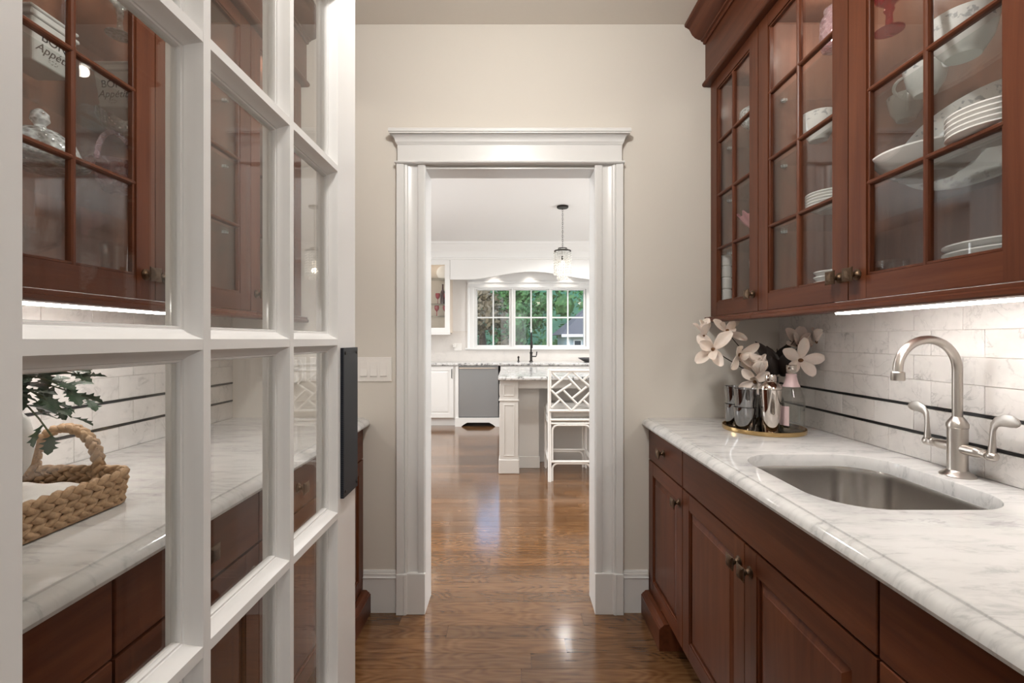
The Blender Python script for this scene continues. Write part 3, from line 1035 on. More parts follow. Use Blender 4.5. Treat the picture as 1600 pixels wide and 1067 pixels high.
def base_unit(side, y0, y1, label, builder, foot=False):
    X = sideX(side)
    r = thing('base_cabinet', (X(.94), (y0 + y1) / 2, 0), label, 'cabinet')
    m = MB()
    uf = BF + .0205
    t = .018
    m.box(X(uf), X(XR), y0, y0 + t, .10, .859); m.box(X(uf), X(XR), y1 - t, y1, .10, .859)
    m.box(X(uf), X(XR), y0 + t, y1 - t, .10, .118); m.box(X(XR - .01), X(XR), y0 + t, y1 - t, .118, .859)
    m.box(X(uf), X(uf + .02), y0 + t, y1 - t, DB - .02, DB + .012); m.box(X(uf), X(uf + .02), y0 + t, y1 - t, .845, .859)
    m.go('carcass', M['cherry_v'], r)
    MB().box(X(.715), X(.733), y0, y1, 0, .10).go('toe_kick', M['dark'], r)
    builder(r, y0, y1)
    if foot:
        q = [(BF - .0, .0), (BF - .039, .0), (BF - .039, .088), (BF - .034, .090), (BF - .034, .094), (BF - .026, .099), (BF - .020, .106), (BF - .012, .107), (BF + .0, .107)]
        MB().prism([(X(a), b) for a, b in q], 'y', YB - .275, y1).go('bracket_foot', M['cherry_h'], r, smooth=True, angle=25)
        MB().box(X(BF), X(.73), YB - .275, YB - .255, 0, .10).go('foot_return', M['cherry_v'], r)
    return r


def b_drawer_door(side, n=1):
    def f(r, y0, y1):
        drawer_front(r, side, y0, y1, DB, DT, [(y0 + y1) / 2], BF)
        panel_door(r, side, y0, y1, .107, DB - .003, y0 + .032, DB - .068, BF)
    return f


def b_sink(side):
    def f(r, y0, y1):
        yc = (y0 + y1) / 2
        drawer_front(r, side, y0, y1, DB, DT, [], BF, 'false_front')
        panel_door(r, side, y0, yc, .107, DB - .003, yc - .030, DB - .068, BF)
        panel_door(r, side, yc, y1, .107, DB - .003, yc + .030, DB - .068, BF)
    return f


def b_two(side):
    def f(r, y0, y1):
        yc = (y0 + y1) / 2
        drawer_front(r, side, y0, yc, DB, DT, [(y0 + yc) / 2], BF)
        drawer_front(r, side, yc, y1, DB, DT, [(yc + y1) / 2], BF)
        panel_door(r, side, y0, yc, .107, DB - .003, yc - .030, DB - .068, BF)
        panel_door(r, side, yc, y1, .107, DB - .003, yc + .030, DB - .068, BF)
    return f


def b_bank(side):
    def f(r, y0, y1):
        drawer_front(r, side, y0, y1, DB, DT, [(y0 + y1) / 2], BF)
        for (a, b) in ((.415, DB - .003), (.107, .412)):
            drawer_front(r, side, y0, y1, a, b, [(y0 + y1) / 2], BF)
    return f


base_unit(1, 1.70, YB - .003, 'narrow cherry base cabinet of one drawer over one door under the flower tray', b_drawer_door(1), True)
base_unit(1, 0.792, 1.698, 'wide cherry sink base cabinet with blank front over two panelled doors', b_sink(1))
base_unit(1, 0.33, 0.790, 'cherry drawer cabinet in front of the sink, cut off by the frame', b_bank(1))
base_unit(-1, 1.70, YB - .003, 'narrow cherry base cabinet behind the push plate beside the light switches', b_drawer_door(-1), True)
base_unit(-1, 0.792, 1.698, 'wide cherry base cabinet of two drawers over two doors behind the glazed door', b_two(-1))
base_unit(-1, 0.33, 0.790, 'cherry drawer cabinet under the woven basket, seen through the nearest panes', b_bank(-1))

# ------------------------------------------------------------------ counters
CT = 0.899
EDGE = [(.634, 0.0), (.6325, -.0008), (.6315, -.0040), (.6275, -.0052), (.6200, -.0072), (.6125, -.0115), (.6068, -.0185), (.6050, -.0265), (.6078, -.0340), (.6145, -.0380), (.634, -.0380)]
SINK = rrect(.704, 1.134, .980, 1.452, .125, 10)


def counter(side, label, hole=None):
    X = sideX(side)
    y0, y1 = .30, YB - .001
    u0, u1 = .634, XR - .0005
    m = MB()
    if hole:
        # ring of quads between the sink outline and the slab's edges, radially
        n = len(hole)
        cx, cy = .919, 1.216
        outer = []
        for (px, py) in hole:
            dx, dy = px - cx, py - cy
            t = min(((u1 - cx) / dx) if dx > 1e-9 else ((u0 - cx) / dx if dx < -1e-9 else 1e9), ((1.7 - cy) / dy) if dy > 1e-9 else ((.75 - cy) / dy if dy < -1e-9 else 1e9))
            outer.append([cx + dx * t, cy + dy * t])
        for (ex, ey) in ((u0, .75), (u0, 1.7), (u1, .75), (u1, 1.7)):
            k = min(range(n), key=lambda i: (outer[i][0] - ex) ** 2 + (outer[i][1] - ey) ** 2)
            outer[k] = [ex, ey]
        e = .004
        def inset(d):
            out = []
            for i, (px, py) in enumerate(hole):
                ax, ay = hole[i - 1]; bx, by = hole[(i + 1) % n]
                tx, ty = bx - ax, by - ay
                L = math.hypot(tx, ty)
                out.append((px + ty / L * d, py - tx / L * d))
            return out
        wide = inset(e)
        wide2 = inset(e * .3)
        vs = [(X(p[0]), p[1], CT) for p in outer] + [(X(p[0]), p[1], CT) for p in wide] + [(X(p[0]), p[1], CT - e * .3) for p in wide2] + [(X(p[0]), p[1], CT - e) for p in hole] + [(X(p[0]), p[1], CT - .038) for p in hole] + [(X(p[0]), p[1], CT - .038) for p in outer]
        fs = []
        for L in range(6):
            a, b = L * n, ((L + 1) % 6) * n
            fs += [(a + i, a + (i + 1) % n, b + (i + 1) % n, b + i) for i in range(n)]
        m.add(vs, fs)
        m.box(X(u0), X(u1), y0, .75, CT - .038, CT); m.box(X(u0), X(u1), 1.7, y1, CT - .038, CT)
    else:
        m.box(X(u0), X(u1), y0, y1, CT - .038, CT)
    m.prism([(X(a), CT + b) for a, b in EDGE], 'y', y0, y1)
    o = m.go('countertop', M['marble_top'], smooth=True, angle=30)
    return tag(o, label, 'countertop')


counter(1, 'white veined marble countertop cut out for the sink', SINK)
counter(-1, 'white veined marble countertop under the woven basket')

# sink bowl
sk = thing('sink', (.919, 1.216, CT - .21), 'undermounted stainless steel sink bowl in the marble', 'sink')
n = len(SINK)


def ring(off, z):
    cx, cy = .919, 1.216
    out = []
    for i, (px, py) in enumerate(SINK):
        ax, ay = SINK[i - 1]; bx, by = SINK[(i + 1) % n]
        tx, ty = bx - ax, by - ay
        L = math.hypot(tx, ty)
        out.append((px + ty / L * off, py - tx / L * off, z))
    return out


rings = [ring(.022, CT - .0385), ring(.006, CT - .0385), ring(.005, CT - .042), ring(.004, CT - .06), ring(.0, CT - .165), ring(-.006, CT - .18), ring(-.018, CT - .192), ring(-.035, CT - .197), ring(-.10, CT - .199)]
vs, fs = [], []
for r_ in rings: vs += r_
for i in range(len(rings) - 1):
    fs += [(i * n + k, i * n + (k + 1) % n, (i + 1) * n + (k + 1) % n, (i + 1) * n + k) for k in range(n)]
fs.append(tuple((len(rings) - 1) * n + k for k in range(n)))
mesh_obj('bowl', vs, fs, M['steel'], sk, smooth=True, angle=50, solid=.0012)
MB().lathe([(.0, 0), (.055, 0), (.057, .002), (.050, .003), (.040, -.002), (.012, -.003), (0, -.003)], (.919, 1.216, CT - .1975), 24).go('drain', M['chrome'], sk, smooth=True)

# faucet
fx, fy = 1.196, 1.222
fc = thing('faucet', (fx, fy, CT), 'brushed nickel gooseneck bridge faucet with two wrist blade handles', 'faucet')
MB().lathe([(0, 0), (.038, 0), (.038, .003), (.034, .007), (.026, .012), (.0225, .016), (.0215, .022), (.0215, .128), (.0235, .131), (.0235, .139), (.019, .148), (.0145, .155), (.0125, .158), (0, .158)], (fx, fy, CT), 28).go('body', M['nickel'], fc, smooth=True, angle=30)
R = .080
pts = [(fx, fy, CT + .15), (fx, fy, CT + .20), (fx, fy, CT + .25), (fx, fy, CT + .285)]
pts += [(fx - R + R * math.cos(a), fy, CT + .285 + R * math.sin(a)) for a in [PI * k / 18 for k in range(1, 19)]]
pts += [(fx - 2 * R, fy, CT + .275)]
MB().tube(pts, .0112, 18).go('spout', M['nickel'], fc, smooth=True, angle=60)
MB().lathe([(0, 0), (.0145, 0), (.0155, .002), (.0155, .022), (.0135, .024), (0, .024)], (fx - 2 * R, fy, CT + .255), 20).go('aerator', M['nickel'], fc, smooth=True, angle=30)
for s in (1, -1):
    hy = fy + s * .088
    b = MB()
    b.lathe([(.0, .012), (.0135, .014), (.0135, .050), (.0125, .056), (.0105, .060), (.0105, .068), (.012, .070), (.012, .078), (0, .080)], (fx, fy, CT + .075), 18, (0, s, 0))
    vb = b.go('valve', M['nickel'], fc, smooth=True, angle=30)
    # wrist blade: stem rising from a pivot, swinging outwards and flattening
    pv = (fx, hy, CT + .072)
    hm_ = MB()
    hm_.lathe([(0, 0), (.0095, .001), (.0115, .006), (.0115, .016), (.008, .021), (0, .022)], (fx, fy + s * .078, CT + .074), 14, (0, s, 0))
    path = [(0, -.004, .0085, .0080), (.0005, .020, .0074, .0062), (.0010, .045, .0062, .0044), (.002, .064, .0066, .0032), (.005, .077, .0090, .0026), (.014, .087, .0125, .0023), (.030, .0925, .0150, .0022), (.045, .0920, .0150, .0022), (.057, .0900, .0110, .0020), (.063, .0890, .0045, .0018)]
    vs, fs = [], []
    for i, (o, h, w, t) in enumerate(path):
        j0, j1 = max(0, i - 1), min(len(path) - 1, i + 1)
        ty, tz = path[j1][0] - path[j0][0], path[j1][1] - path[j0][1]
        L = math.hypot(ty, tz); ty /= L; tz /= L
        ny, nz = -tz, ty
        for k in range(10):
            a = 2 * PI * k / 10
            # width lies across the blade's plane of bending, so that its broad side faces the aisle
            ca, sa_ = math.cos(a), math.sin(a)
            ca, sa_ = math.copysign(abs(ca) ** .55, ca), math.copysign(abs(sa_) ** .75, sa_)
            vs.append((fx + ca * t, hy + s * (o + sa_ * w * ny), CT + .076 + h + sa_ * w * nz))
    for i in range(len(path) - 1):
        for k in range(10):
            fs.append((i * 10 + k, i * 10 + (k + 1) % 10, (i + 1) * 10 + (k + 1) % 10, (i + 1) * 10 + k))
    fs.append(tuple(range(10))); fs.append(tuple((len(path) - 1) * 10 + k for k in range(10)))
    hm_.add(vs, fs)
    hm_.go('handle', M['nickel'], fc, smooth=True, angle=45)

# under-cabinet light bars
for side, lab in ((1, 'slim lit light bar under the china cabinet over the sink'), (-1, 'slim lit light bar under the canister cabinet over the basket')):
    X = sideX(side)
    t = thing('under_cabinet_light', (X(.994), .98, 1.330), lab, 'light')
    MB().box(X(.972), X(1.018), .80, 1.385, 1.352, 1.3685).go('housing', M['plastic'], t, bevel=.002)
    for (a, b) in ((.805, 1.09), (1.10, 1.38)):
        MB().prism([(X(.976), 1.352), (X(.982), 1.340), (X(1.008), 1.340), (X(1.014), 1.352)], 'y', a, b).go('diffuser', M['strip'], t)

# body of the added pantry lamp, out of view
t = thing('pantry_fill_lamp', LAMP, 'added unseen flush lamp standing in for bounced flash in the pantry', 'ceiling lamp')
MB().lathe([(0, .131), (.085, .131), (.085, .118), (.075, .108), (.06, .104), (0, .104)], (LAMP[0], LAMP[1], LAMP[2] - .0005), 32).go('canopy', M['nickel'], t, smooth=True, angle=35)
MB().lathe([(.058, .103), (.085, .085), (.098, .045), (.085, .005), (.05, -.02), (0, -.028), (0, -.024), (.048, -.016), (.081, .007), (.094, .045), (.081, .083), (.055, .101)], LAMP, 36, cap=False).go('globe', M['globe'], t, smooth=True, angle=60)

# ------------------------------------------------------------------ kitchen: window and back run
wd = thing('window_1', (0.3, KY, WZ0), 'white triple kitchen window looking out on green trees', 'window', kind='structure')
SASH = [(-0.549, -0.051), (0.061, 0.549), (0.648, 1.136)]
GZL, GZH = 1.167, 2.060
yf = KY + .03
fo = MB()
vs, fs = rect_ring(lambda x, z, q: (x, q, z), WX0, WX1, WZ0, WZ1, .020, KY - .002, KY + .12)
mesh_obj('frame', vs, fs, M['trim'], wd)
for (a, b) in ((SASH[0][1] + .042, SASH[1][0] - .042), (SASH[1][1] + .042, SASH[2][0] - .042)):
    MB().box(a, b, KY - .004, KY + .10, WZ0 + .02, WZ1 - .02).go('mullion', M['trim'], wd, bevel=.003)
for (a, b) in SASH:
    o = .040
    vs, fs = rect_ring(lambda x, z, q: (x, q, z), a - o, b + o, GZL - .030, GZH + .020, .034, yf, yf + .05)
    sa = mesh_obj('sash', vs, fs, M['trim'], wd)
    MB().box((a + b) / 2 - .011, (a + b) / 2 + .011, yf + .008, yf + .036, GZL - .01, GZH + .01).go('muntin', M['trim'], sa, bevel=.004)
    MB().box(a - .01, b + .01, yf + .009, yf + .0355, 1.611 - .011, 1.611 + .011).go('muntin', M['trim'], sa, bevel=.004)
    xm = (a + b) / 2
    for (p, q) in ((a - .008, xm), (xm, b + .008)):
        for (r, t) in ((GZL - .005, 1.611), (1.611, GZH + .005)):
            MB().box(p + .002, q - .002, yf + .020, yf + .025, r + .002, t - .002).go('pane', M['pane'], sa)
ca = MB().prism([(WX0 - .11, KY), (WX0 - .11, KY - .03), (WX0 - .09, KY - .034), (WX0 - .07, KY - .022), (WX0 - .02, KY - .020), (WX0, KY - .014), (WX0, KY)], 'z', WZ0 - .01, WZ1)
ca.go('casing', M['trim'], wd, bevel=.002)
ca = MB().prism([(WX1 + .11, KY), (WX1 + .11, KY - .03), (WX1 + .09, KY - .034), (WX1 + .07, KY - .022), (WX1 + .02, KY - .020), (WX1, KY - .014), (WX1, KY)], 'z', WZ0 - .01, WZ1)
ca.go('casing', M['trim'], wd, bevel=.002)
MB().prism([(KY, WZ1), (KY - .020, WZ1), (KY - .022, WZ1 + .06), (KY - .034, WZ1 + .08), (KY - .034, WZ1 + .10), (KY, WZ1 + .10)], 'x', WX0 - .11, WX1 + .11).go('head_casing', M['trim'], wd, bevel=.002)
MB().box(WX0 - .14, WX1 + .14, KY - .055, KY + .02, WZ0 - .030, WZ0 - .002).go('stool', M['trim'], wd, bevel=.005)

struct('trim_2', MB().add(*(lambda p: ([(x, KY - .008, z) for x, z in p] + [(x, KY - .0005, z) for x, z in p], [tuple(range(8)), tuple(range(15, 7, -1))] + [(i, (i + 1) % 8, 8 + (i + 1) % 8, 8 + i) for i in range(8)]))([(-2.4, .92), (3.0, .92), (3.0, 1.395), (1.312, 1.395), (1.312, 1.10), (-.712, 1.10), (-.712, 1.395), (-2.4, 1.395)])), M['kback'], 'pale stone backsplash under the kitchen window', 'backsplash')

VY = 6.90
val = thing('window_valance', (0.3, VY, 2.17), 'white arched wooden valance bridging over the kitchen window', 'valance')


def vz(x):
    t = abs(x - .30)
    return 2.170 + (.120 * .5 * (1 + math.cos(PI * t / 1.02)) if t < 1.02 else 0)


def val_board(x0, x1, yoff, name):
    xs = [x0 + (x1 - x0) * k / 24 for k in range(25)]
    prof = [(x, vz(x)) for x in xs] + [(x1, 2.478), (x0, 2.478)]
    MB().prism([(p[0], p[1]) for p in prof], 'z', 0, 0).v
    vs = [(p[0], VY - yoff, p[1]) for p in prof] + [(p[0], VY + .03, p[1]) for p in prof]
    n_ = len(prof)
    fs = [tuple(range(n_)), tuple(range(2 * n_ - 1, n_ - 1, -1))] + [(i, (i + 1) % n_, n_ + (i + 1) % n_, n_ + i) for i in range(n_)]
    mesh_obj(name, vs, fs, M['white'], val)


val_board(-.938, .205, .004, 'arched_board')
val_board(.2055, 1.54, 0.0, 'arched_board')
cr = thing('kitchen_cornice', (0.3, VY, 2.47), 'white crown moulding along the tops of the kitchen wall cabinets', 'cornice')
MB().box(-2.4, 3.0, VY - .002, KY, 2.479, 2.62).go('frieze', M['white'], cr)
MB().prism([(VY, 2.470), (VY - .018, 2.472), (VY - .020, 2.490), (VY - .006, 2.497), (VY, 2.50)], 'x', -2.4, 3.0).go('bead', M['white'], cr, smooth=True)
MB().prism([(VY, 2.60), (VY - .012, 2.60), (VY - .018, 2.615), (VY - .05, 2.645), (VY - .075, 2.69), (VY - .095, 2.70), (VY - .098, 2.7305), (VY, 2.7305)], 'x', -2.4, 3.0).go('crown', M['white'], cr, smooth=True, angle=30)

# glass fronted wall cabinet of the kitchen
kc = thing('glass_cabinet', (-1.34, VY + .16, 1.362), 'white glass fronted cabinet of red goblets left of the kitchen window', 'cabinet')
m = MB()
kx0, kx1 = -1.75, -0.942
m.box(kx0, kx0 + .02, VY + .022, KY, 1.362, 2.478); m.box(kx1 - .02, kx1, VY + .022, KY, 1.362, 2.478)
m.box(kx0 + .02, kx1 - .02, VY + .022, KY, 1.362, 1.385); m.box(kx0 + .02, kx1 - .02, VY + .022, KY, 2.455, 2.478)
m.box(kx0 + .02, kx1 - .02, KY - .012, KY - .001, 1.385, 2.455)
m.go('carcass', plain('cabinet_interior_paint', (0.70, 0.60, 0.50), 0.6), kc)
kd = door_frame('door', lambda x, z, q: (x, VY + q, z), kx0, kx1 - .001, 1.364, 2.470, .075, .075, .020, M['white'], M['white'], kc)
MB().box(kx0 + .07, kx1 - .07, VY + .008, VY + .012, 1.43, 2.40).go('pane', M['cab_pane'], kd)
for zs in (1.62, 1.81, 2.20):
    MB().box(kx0 + .021, kx1 - .021, VY + .04, KY - .014, zs - .008, zs).go('glass_shelf', M['shelf_glass'], kc)
MB().box(kx0, kx1 + .004, VY - .004, VY + .02, 1.335, 1.362).go('light_rail', M['white'], kc)


def lathe_thing(name, prof, c, mat, label, cat, group=None, seg=24, smooth=True, angle=35):
    o = MB().lathe(prof, c, seg).go(name, mat, smooth=smooth, angle=angle)
    return tag(o, label, cat, group)


GOB = [(0, 0), (.034, .001), (.034, .003), (.006, .008), (.005, .07), (.012, .080), (.032, .10), (.038, .13), (.034, .165), (.0325, .165), (.036, .13), (.030, .103), (0, .085)]
for (x, zs, lab) in ((-1.150, 1.8105, 'red goblet left of the bottle on the middle glass shelf'), (-1.020, 1.8105, 'red goblet right of the bottle on the middle glass shelf'),
                     (-1.165, 1.6205, 'left red goblet on the lower glass shelf'), (-1.035, 1.6205, 'right red goblet on the lower glass shelf')):
    lathe_thing('goblet', GOB, (x, VY + .15, zs), M['redopaque'], 'ruby ' + lab, 'goblet', 'red goblets in the kitchen cabinet', 16)
lathe_thing('wine_bottle', [(0, 0), (.036, 0), (.037, .01), (.037, .17), (.030, .20), (.014, .225), (.013, .30), (.015, .302), (.015, .315), (0, .315)], (-1.083, VY + .22, 1.8105), plain('dark_red_bottle', (.06, .01, .015), .12), 'dark red wine bottle standing between goblets in the white cabinet', 'bottle')
pl = MB().lathe([(0, 0), (.05, 0), (.11, .012), (.112, .016), (.05, .006), (0, .006)], (-1.08, KY - .035, 2.315), 28, (0, -1, .15)).go('plate', M['china'], smooth=True, angle=40)
tag(pl, 'white plate standing upright on the top shelf of the kitchen cabinet', 'plate')

# base run under the window
KF = 6.61


def white_door(root, x0, x1, z0, z1, yf, P=None, name='door', sw=.06):
    d = door_frame(name, lambda x, z, q: (x, yf + q, z), x0, x1, z0, z1, sw, sw, .020, M['white'], M['white'], root, step=.0002)
    a0, a1, b0, b1 = x0 + sw, x1 - sw, z0 + sw, z1 - sw
    vs, fs = [], []
    for (i, dep) in ((0, .012), (.012, .010), (.03, .004)):
        vs += [(a0 + i, yf + dep, b0 + i), (a1 - i, yf + dep, b0 + i), (a1 - i, yf + dep, b1 - i), (a0 + i, yf + dep, b1 - i)]
    for L in range(2):
        fs += [(L * 4 + k, L * 4 + (k + 1) % 4, L * 4 + 4 + (k + 1) % 4, L * 4 + 4 + k) for k in range(4)]
    fs.append((8, 9, 10, 11))
    mesh_obj('panel', vs, fs, M['white'], d)
    return d


wb = thing('kitchen_base_cabinet', (-1.26, 6.9, 0), 'white panelled base cabinet left of the dishwasher', 'cabinet')
MB().box(-1.68, -.822, KF + .022, KY - .01, .115, .88).go('carcass', M['white'], wb)
MB().box(-1.68, -.822, KF + .08, KF + .10, 0, .115).go('toe_kick', M['white'], wb)
white_door(wb, -1.255, -.85, .125, .872, KF)
white_door(wb, -1.68, -1.258, .125, .872, KF)
hd_ = MB().tube([(-.873, KF + .0, .70), (-.873, KF - .022, .705), (-.873, KF - .022, .825), (-.873, KF, .83)], .006, 8).go('pull_handle', M['iron'], wb, smooth=True)
sb = thing('kitchen_base_cabinet', (.9, 6.9, 0), 'long white base cabinet under the sink behind the island', 'cabinet')
MB().box(-.170, 2.3, KF + .022, KY - .01, .0, .88).go('carcass', M['white'], sb)
xx = -.165
for w in (.50, .50, .50, .50, .45):
    MB().box(xx, xx + w - .006, KF, KF + .021, .735, .87).go('drawer', M['white'], sb, bevel=.003)
    white_door(sb, xx, xx + w - .006, .02, .725, KF)
    xx += w

dw = thing('dishwasher', (-.4875, 6.9, 0), 'stainless dishwasher with white footed base in the kitchen', 'dishwasher')
MB().box(-.775, -.198, KF + .006, KY - .02, .13, .878).go('body', M['appliance'], dw, bevel=.002)
MB().box(-.770, -.203, KF - .004, KF + .006, .135, .862).go('door', M['appliance'], dw, bevel=.003)
MB().box(-.765, -.208, KF - .032, KF - .012, .838, .858).add([], []).box(-.740, -.720, KF - .014, KF - .003, .842, .854).box(-.255, -.235, KF - .014, KF - .003, .842, .854).go('handle', M['chrome'], dw, bevel=.002)
MB().box(-.775, -.198, KF + .03, KF + .05, 0, .129).go('toe_kick', M['dark'], dw)  # dark board added behind the feet so the gap looks shaded
MB().box(-.818, -.777, KF - .004, KY - .02, 0.0, .878).go('side_panel', M['white'], dw)
pv_ = [(-.825, 0), (-.735, 0), (-.70, .03), (-.655, .055), (-.645, .06), (-.33, .06), (-.32, .055), (-.275, .03), (-.24, 0), (-.172, 0), (-.172, .128), (-.825, .128)]
vs = [(p[0], KF - .03, p[1]) for p in pv_] + [(p[0], KF - .008, p[1]) for p in pv_]
n_ = len(pv_)
mesh_obj('footed_base', vs, [tuple(range(n_)), tuple(range(2 * n_ - 1, n_ - 1, -1))] + [(i, (i + 1) % n_, n_ + (i + 1) % n_, n_ + i) for i in range(n_)], M['white'], dw)

kct = MB()
kct.prism([(KY - .012, .881), (KY - .012, .92), (KF - .022, .92), (KF - .030, .914), (KF - .032, .900), (KF - .028, .886), (KF - .020, .881)], 'x', -2.3, 2.8)
tag(kct.go('kitchen_countertop', M['granite']), 'speckled grey granite countertop under the kitchen window', 'countertop')

kf = thing('kitchen_faucet', (.295, 7.02, .921), 'dark iron pull down faucet in front of the kitchen window', 'faucet')
MB().lathe([(0, 0), (.032, 0), (.032, .006), (.022, .014), (.019, .03), (.019, .12), (.024, .125), (.024, .14), (.015, .15), (0, .15)], (.295, 7.02, .921), 16).go('body', M['iron'], kf, smooth=True)
pts = [(.295, 7.02, 1.06), (.295, 7.02, 1.27)] + [(.295, 6.95 + .07 * math.cos(a), 1.27 + .09 * math.sin(a)) for a in [PI * k / 12 for k in range(1, 13)]] + [(.295, 6.88, 1.22)]
MB().tube(pts, .013, 10).go('spout', M['iron'], kf, smooth=True)
MB().lathe([(0, 0), (.019, 0), (.021, .08), (.014, .10), (0, .10)], (.295, 6.88, 1.13), 12).go('spray_head', M['iron'], kf, smooth=True)
MB().tube([(.31, 7.02, 1.0), (.37, 7.02, 1.0), (.378, 7.02, 1.02), (.382, 7.01, 1.075)], .009, 8).go('lever', M['iron'], kf, smooth=True)
lathe_thing('soap_dispenser', [(0, 0), (.02, 0), (.02, .006), (.011, .012), (.011, .05), (.016, .055), (.016, .07), (.006, .085), (0, .085)], (.10, 7.05, .921), M['iron'], 'small dark soap pump left of the kitchen faucet', 'soap dispenser', seg=14)
lathe_thing('bowl', [(0, 0), (.06, 0), (.10, .02), (.165, .062), (.160, .064), (.095, .028), (0, .012)], (1.165, 6.92, .921), plain('dark_grey_stoneware', (.09, .085, .085), .5), 'dark grey bowl at the right end of the kitchen counter', 'bowl')
ol = thing('wall_outlet', (-.86, KY - .012, 1.08), 'white outlet with plugged adapter left of the kitchen window', 'outlet')
MB().box(-.92, -.80, KY - .0145, KY - .0085, 1.085, 1.20).go('plate', M['plastic'], ol, bevel=.002)
MB().box(-.935, -.885, KY - .06, KY - .0146, 1.13, 1.19).go('adapter', M['plastic'], ol, bevel=.008)

# ------------------------------------------------------------------ island
isl = thing('kitchen_island', (.85, 4.9, 0), 'grey painted kitchen island with square panelled corner post', 'island')
PX0, PX1, PY0, PY1 = -.115, .058, 4.283, 4.455


def post(xc0, xc1, yc0, yc1):
    p = MB().box(xc0, xc1, yc0, yc1, .135, .884).go('post', M['greige'], isl, bevel=.002)
    MB().prism([(xc0 - .010, yc0 - .010), (xc1 + .010, yc0 - .010), (xc1 + .010, yc1 + .010), (xc0 - .010, yc1 + .010)], 'z', 0, .135).go('plinth', M['greige'], p, bevel=.006)
    MB().box(xc0 - .009, xc1 + .009, yc0 - .009, yc1 + .009, .682, .698).go('ledge', M['greige'], p, bevel=.004)
    for (b0, b1) in ((.730, .835), (.165, .652)):
        w = .035
        vs, fs = rect_ring(lambda x, z, q: (x, q, z), xc0 + w, xc1 - w, b0, b1, .010, yc0 - .006, yc0)
        mesh_obj('panel_moulding', vs, fs, M['greige'], p, bevel=.002)
        vs, fs = rect_ring(lambda y, z, q: (q, y, z), yc0 + w, yc1 - w, b0, b1, .010, xc0 - .006, xc0)
        mesh_obj('panel_moulding', vs, fs, M['greige'], p, bevel=.002)


post(PX0, PX1, PY0, PY1)
MB().box(PX1 + .001, 1.85, 4.315, 4.36, .80, .884).go('apron', M['greige'], isl)
pw = MB().box(PX1 + .001, .265, 4.475, 4.75, 0, .884).go('return_panel', M['greige'], isl)
MB().box(PX1 + .001, .272, 4.463, 4.4745, 0, .115).go('baseboard', M['greige'], pw, bevel=.003)
bd = MB().box(.266, 1.85, 4.70, 5.55, 0, .884).go('body', M['greige'], isl)
MB().box(.273, 1.85, 4.688, 4.6995, 0, .115).go('baseboard', M['greige'], bd, bevel=.003)
sd = MB().box(-.10, .265, 4.751, 5.55, 0, .884).go('end_panel', M['greige'], isl)
for (a, b) in ((4.50, 4.98), (5.02, 5.50)):
    vs, fs = rect_ring(lambda y, z, q: (q, y, z), max(a, 4.78), b, .16, .83, .03, -.108, -.10)
    mesh_obj('panel_moulding', vs, fs, M['greige'], sd)
ct = MB()
ct.prism([(4.205, .885), (4.195, .892), (4.194, .908), (4.203, .92), (5.61, .92), (5.618, .910), (5.61, .885)], 'x', -.128, 1.95)
tag(ct.go('island_countertop', M['granite']), 'pale granite island countertop with a dark speckled edge', 'countertop')

# ------------------------------------------------------------------ bar stools
SW = .196


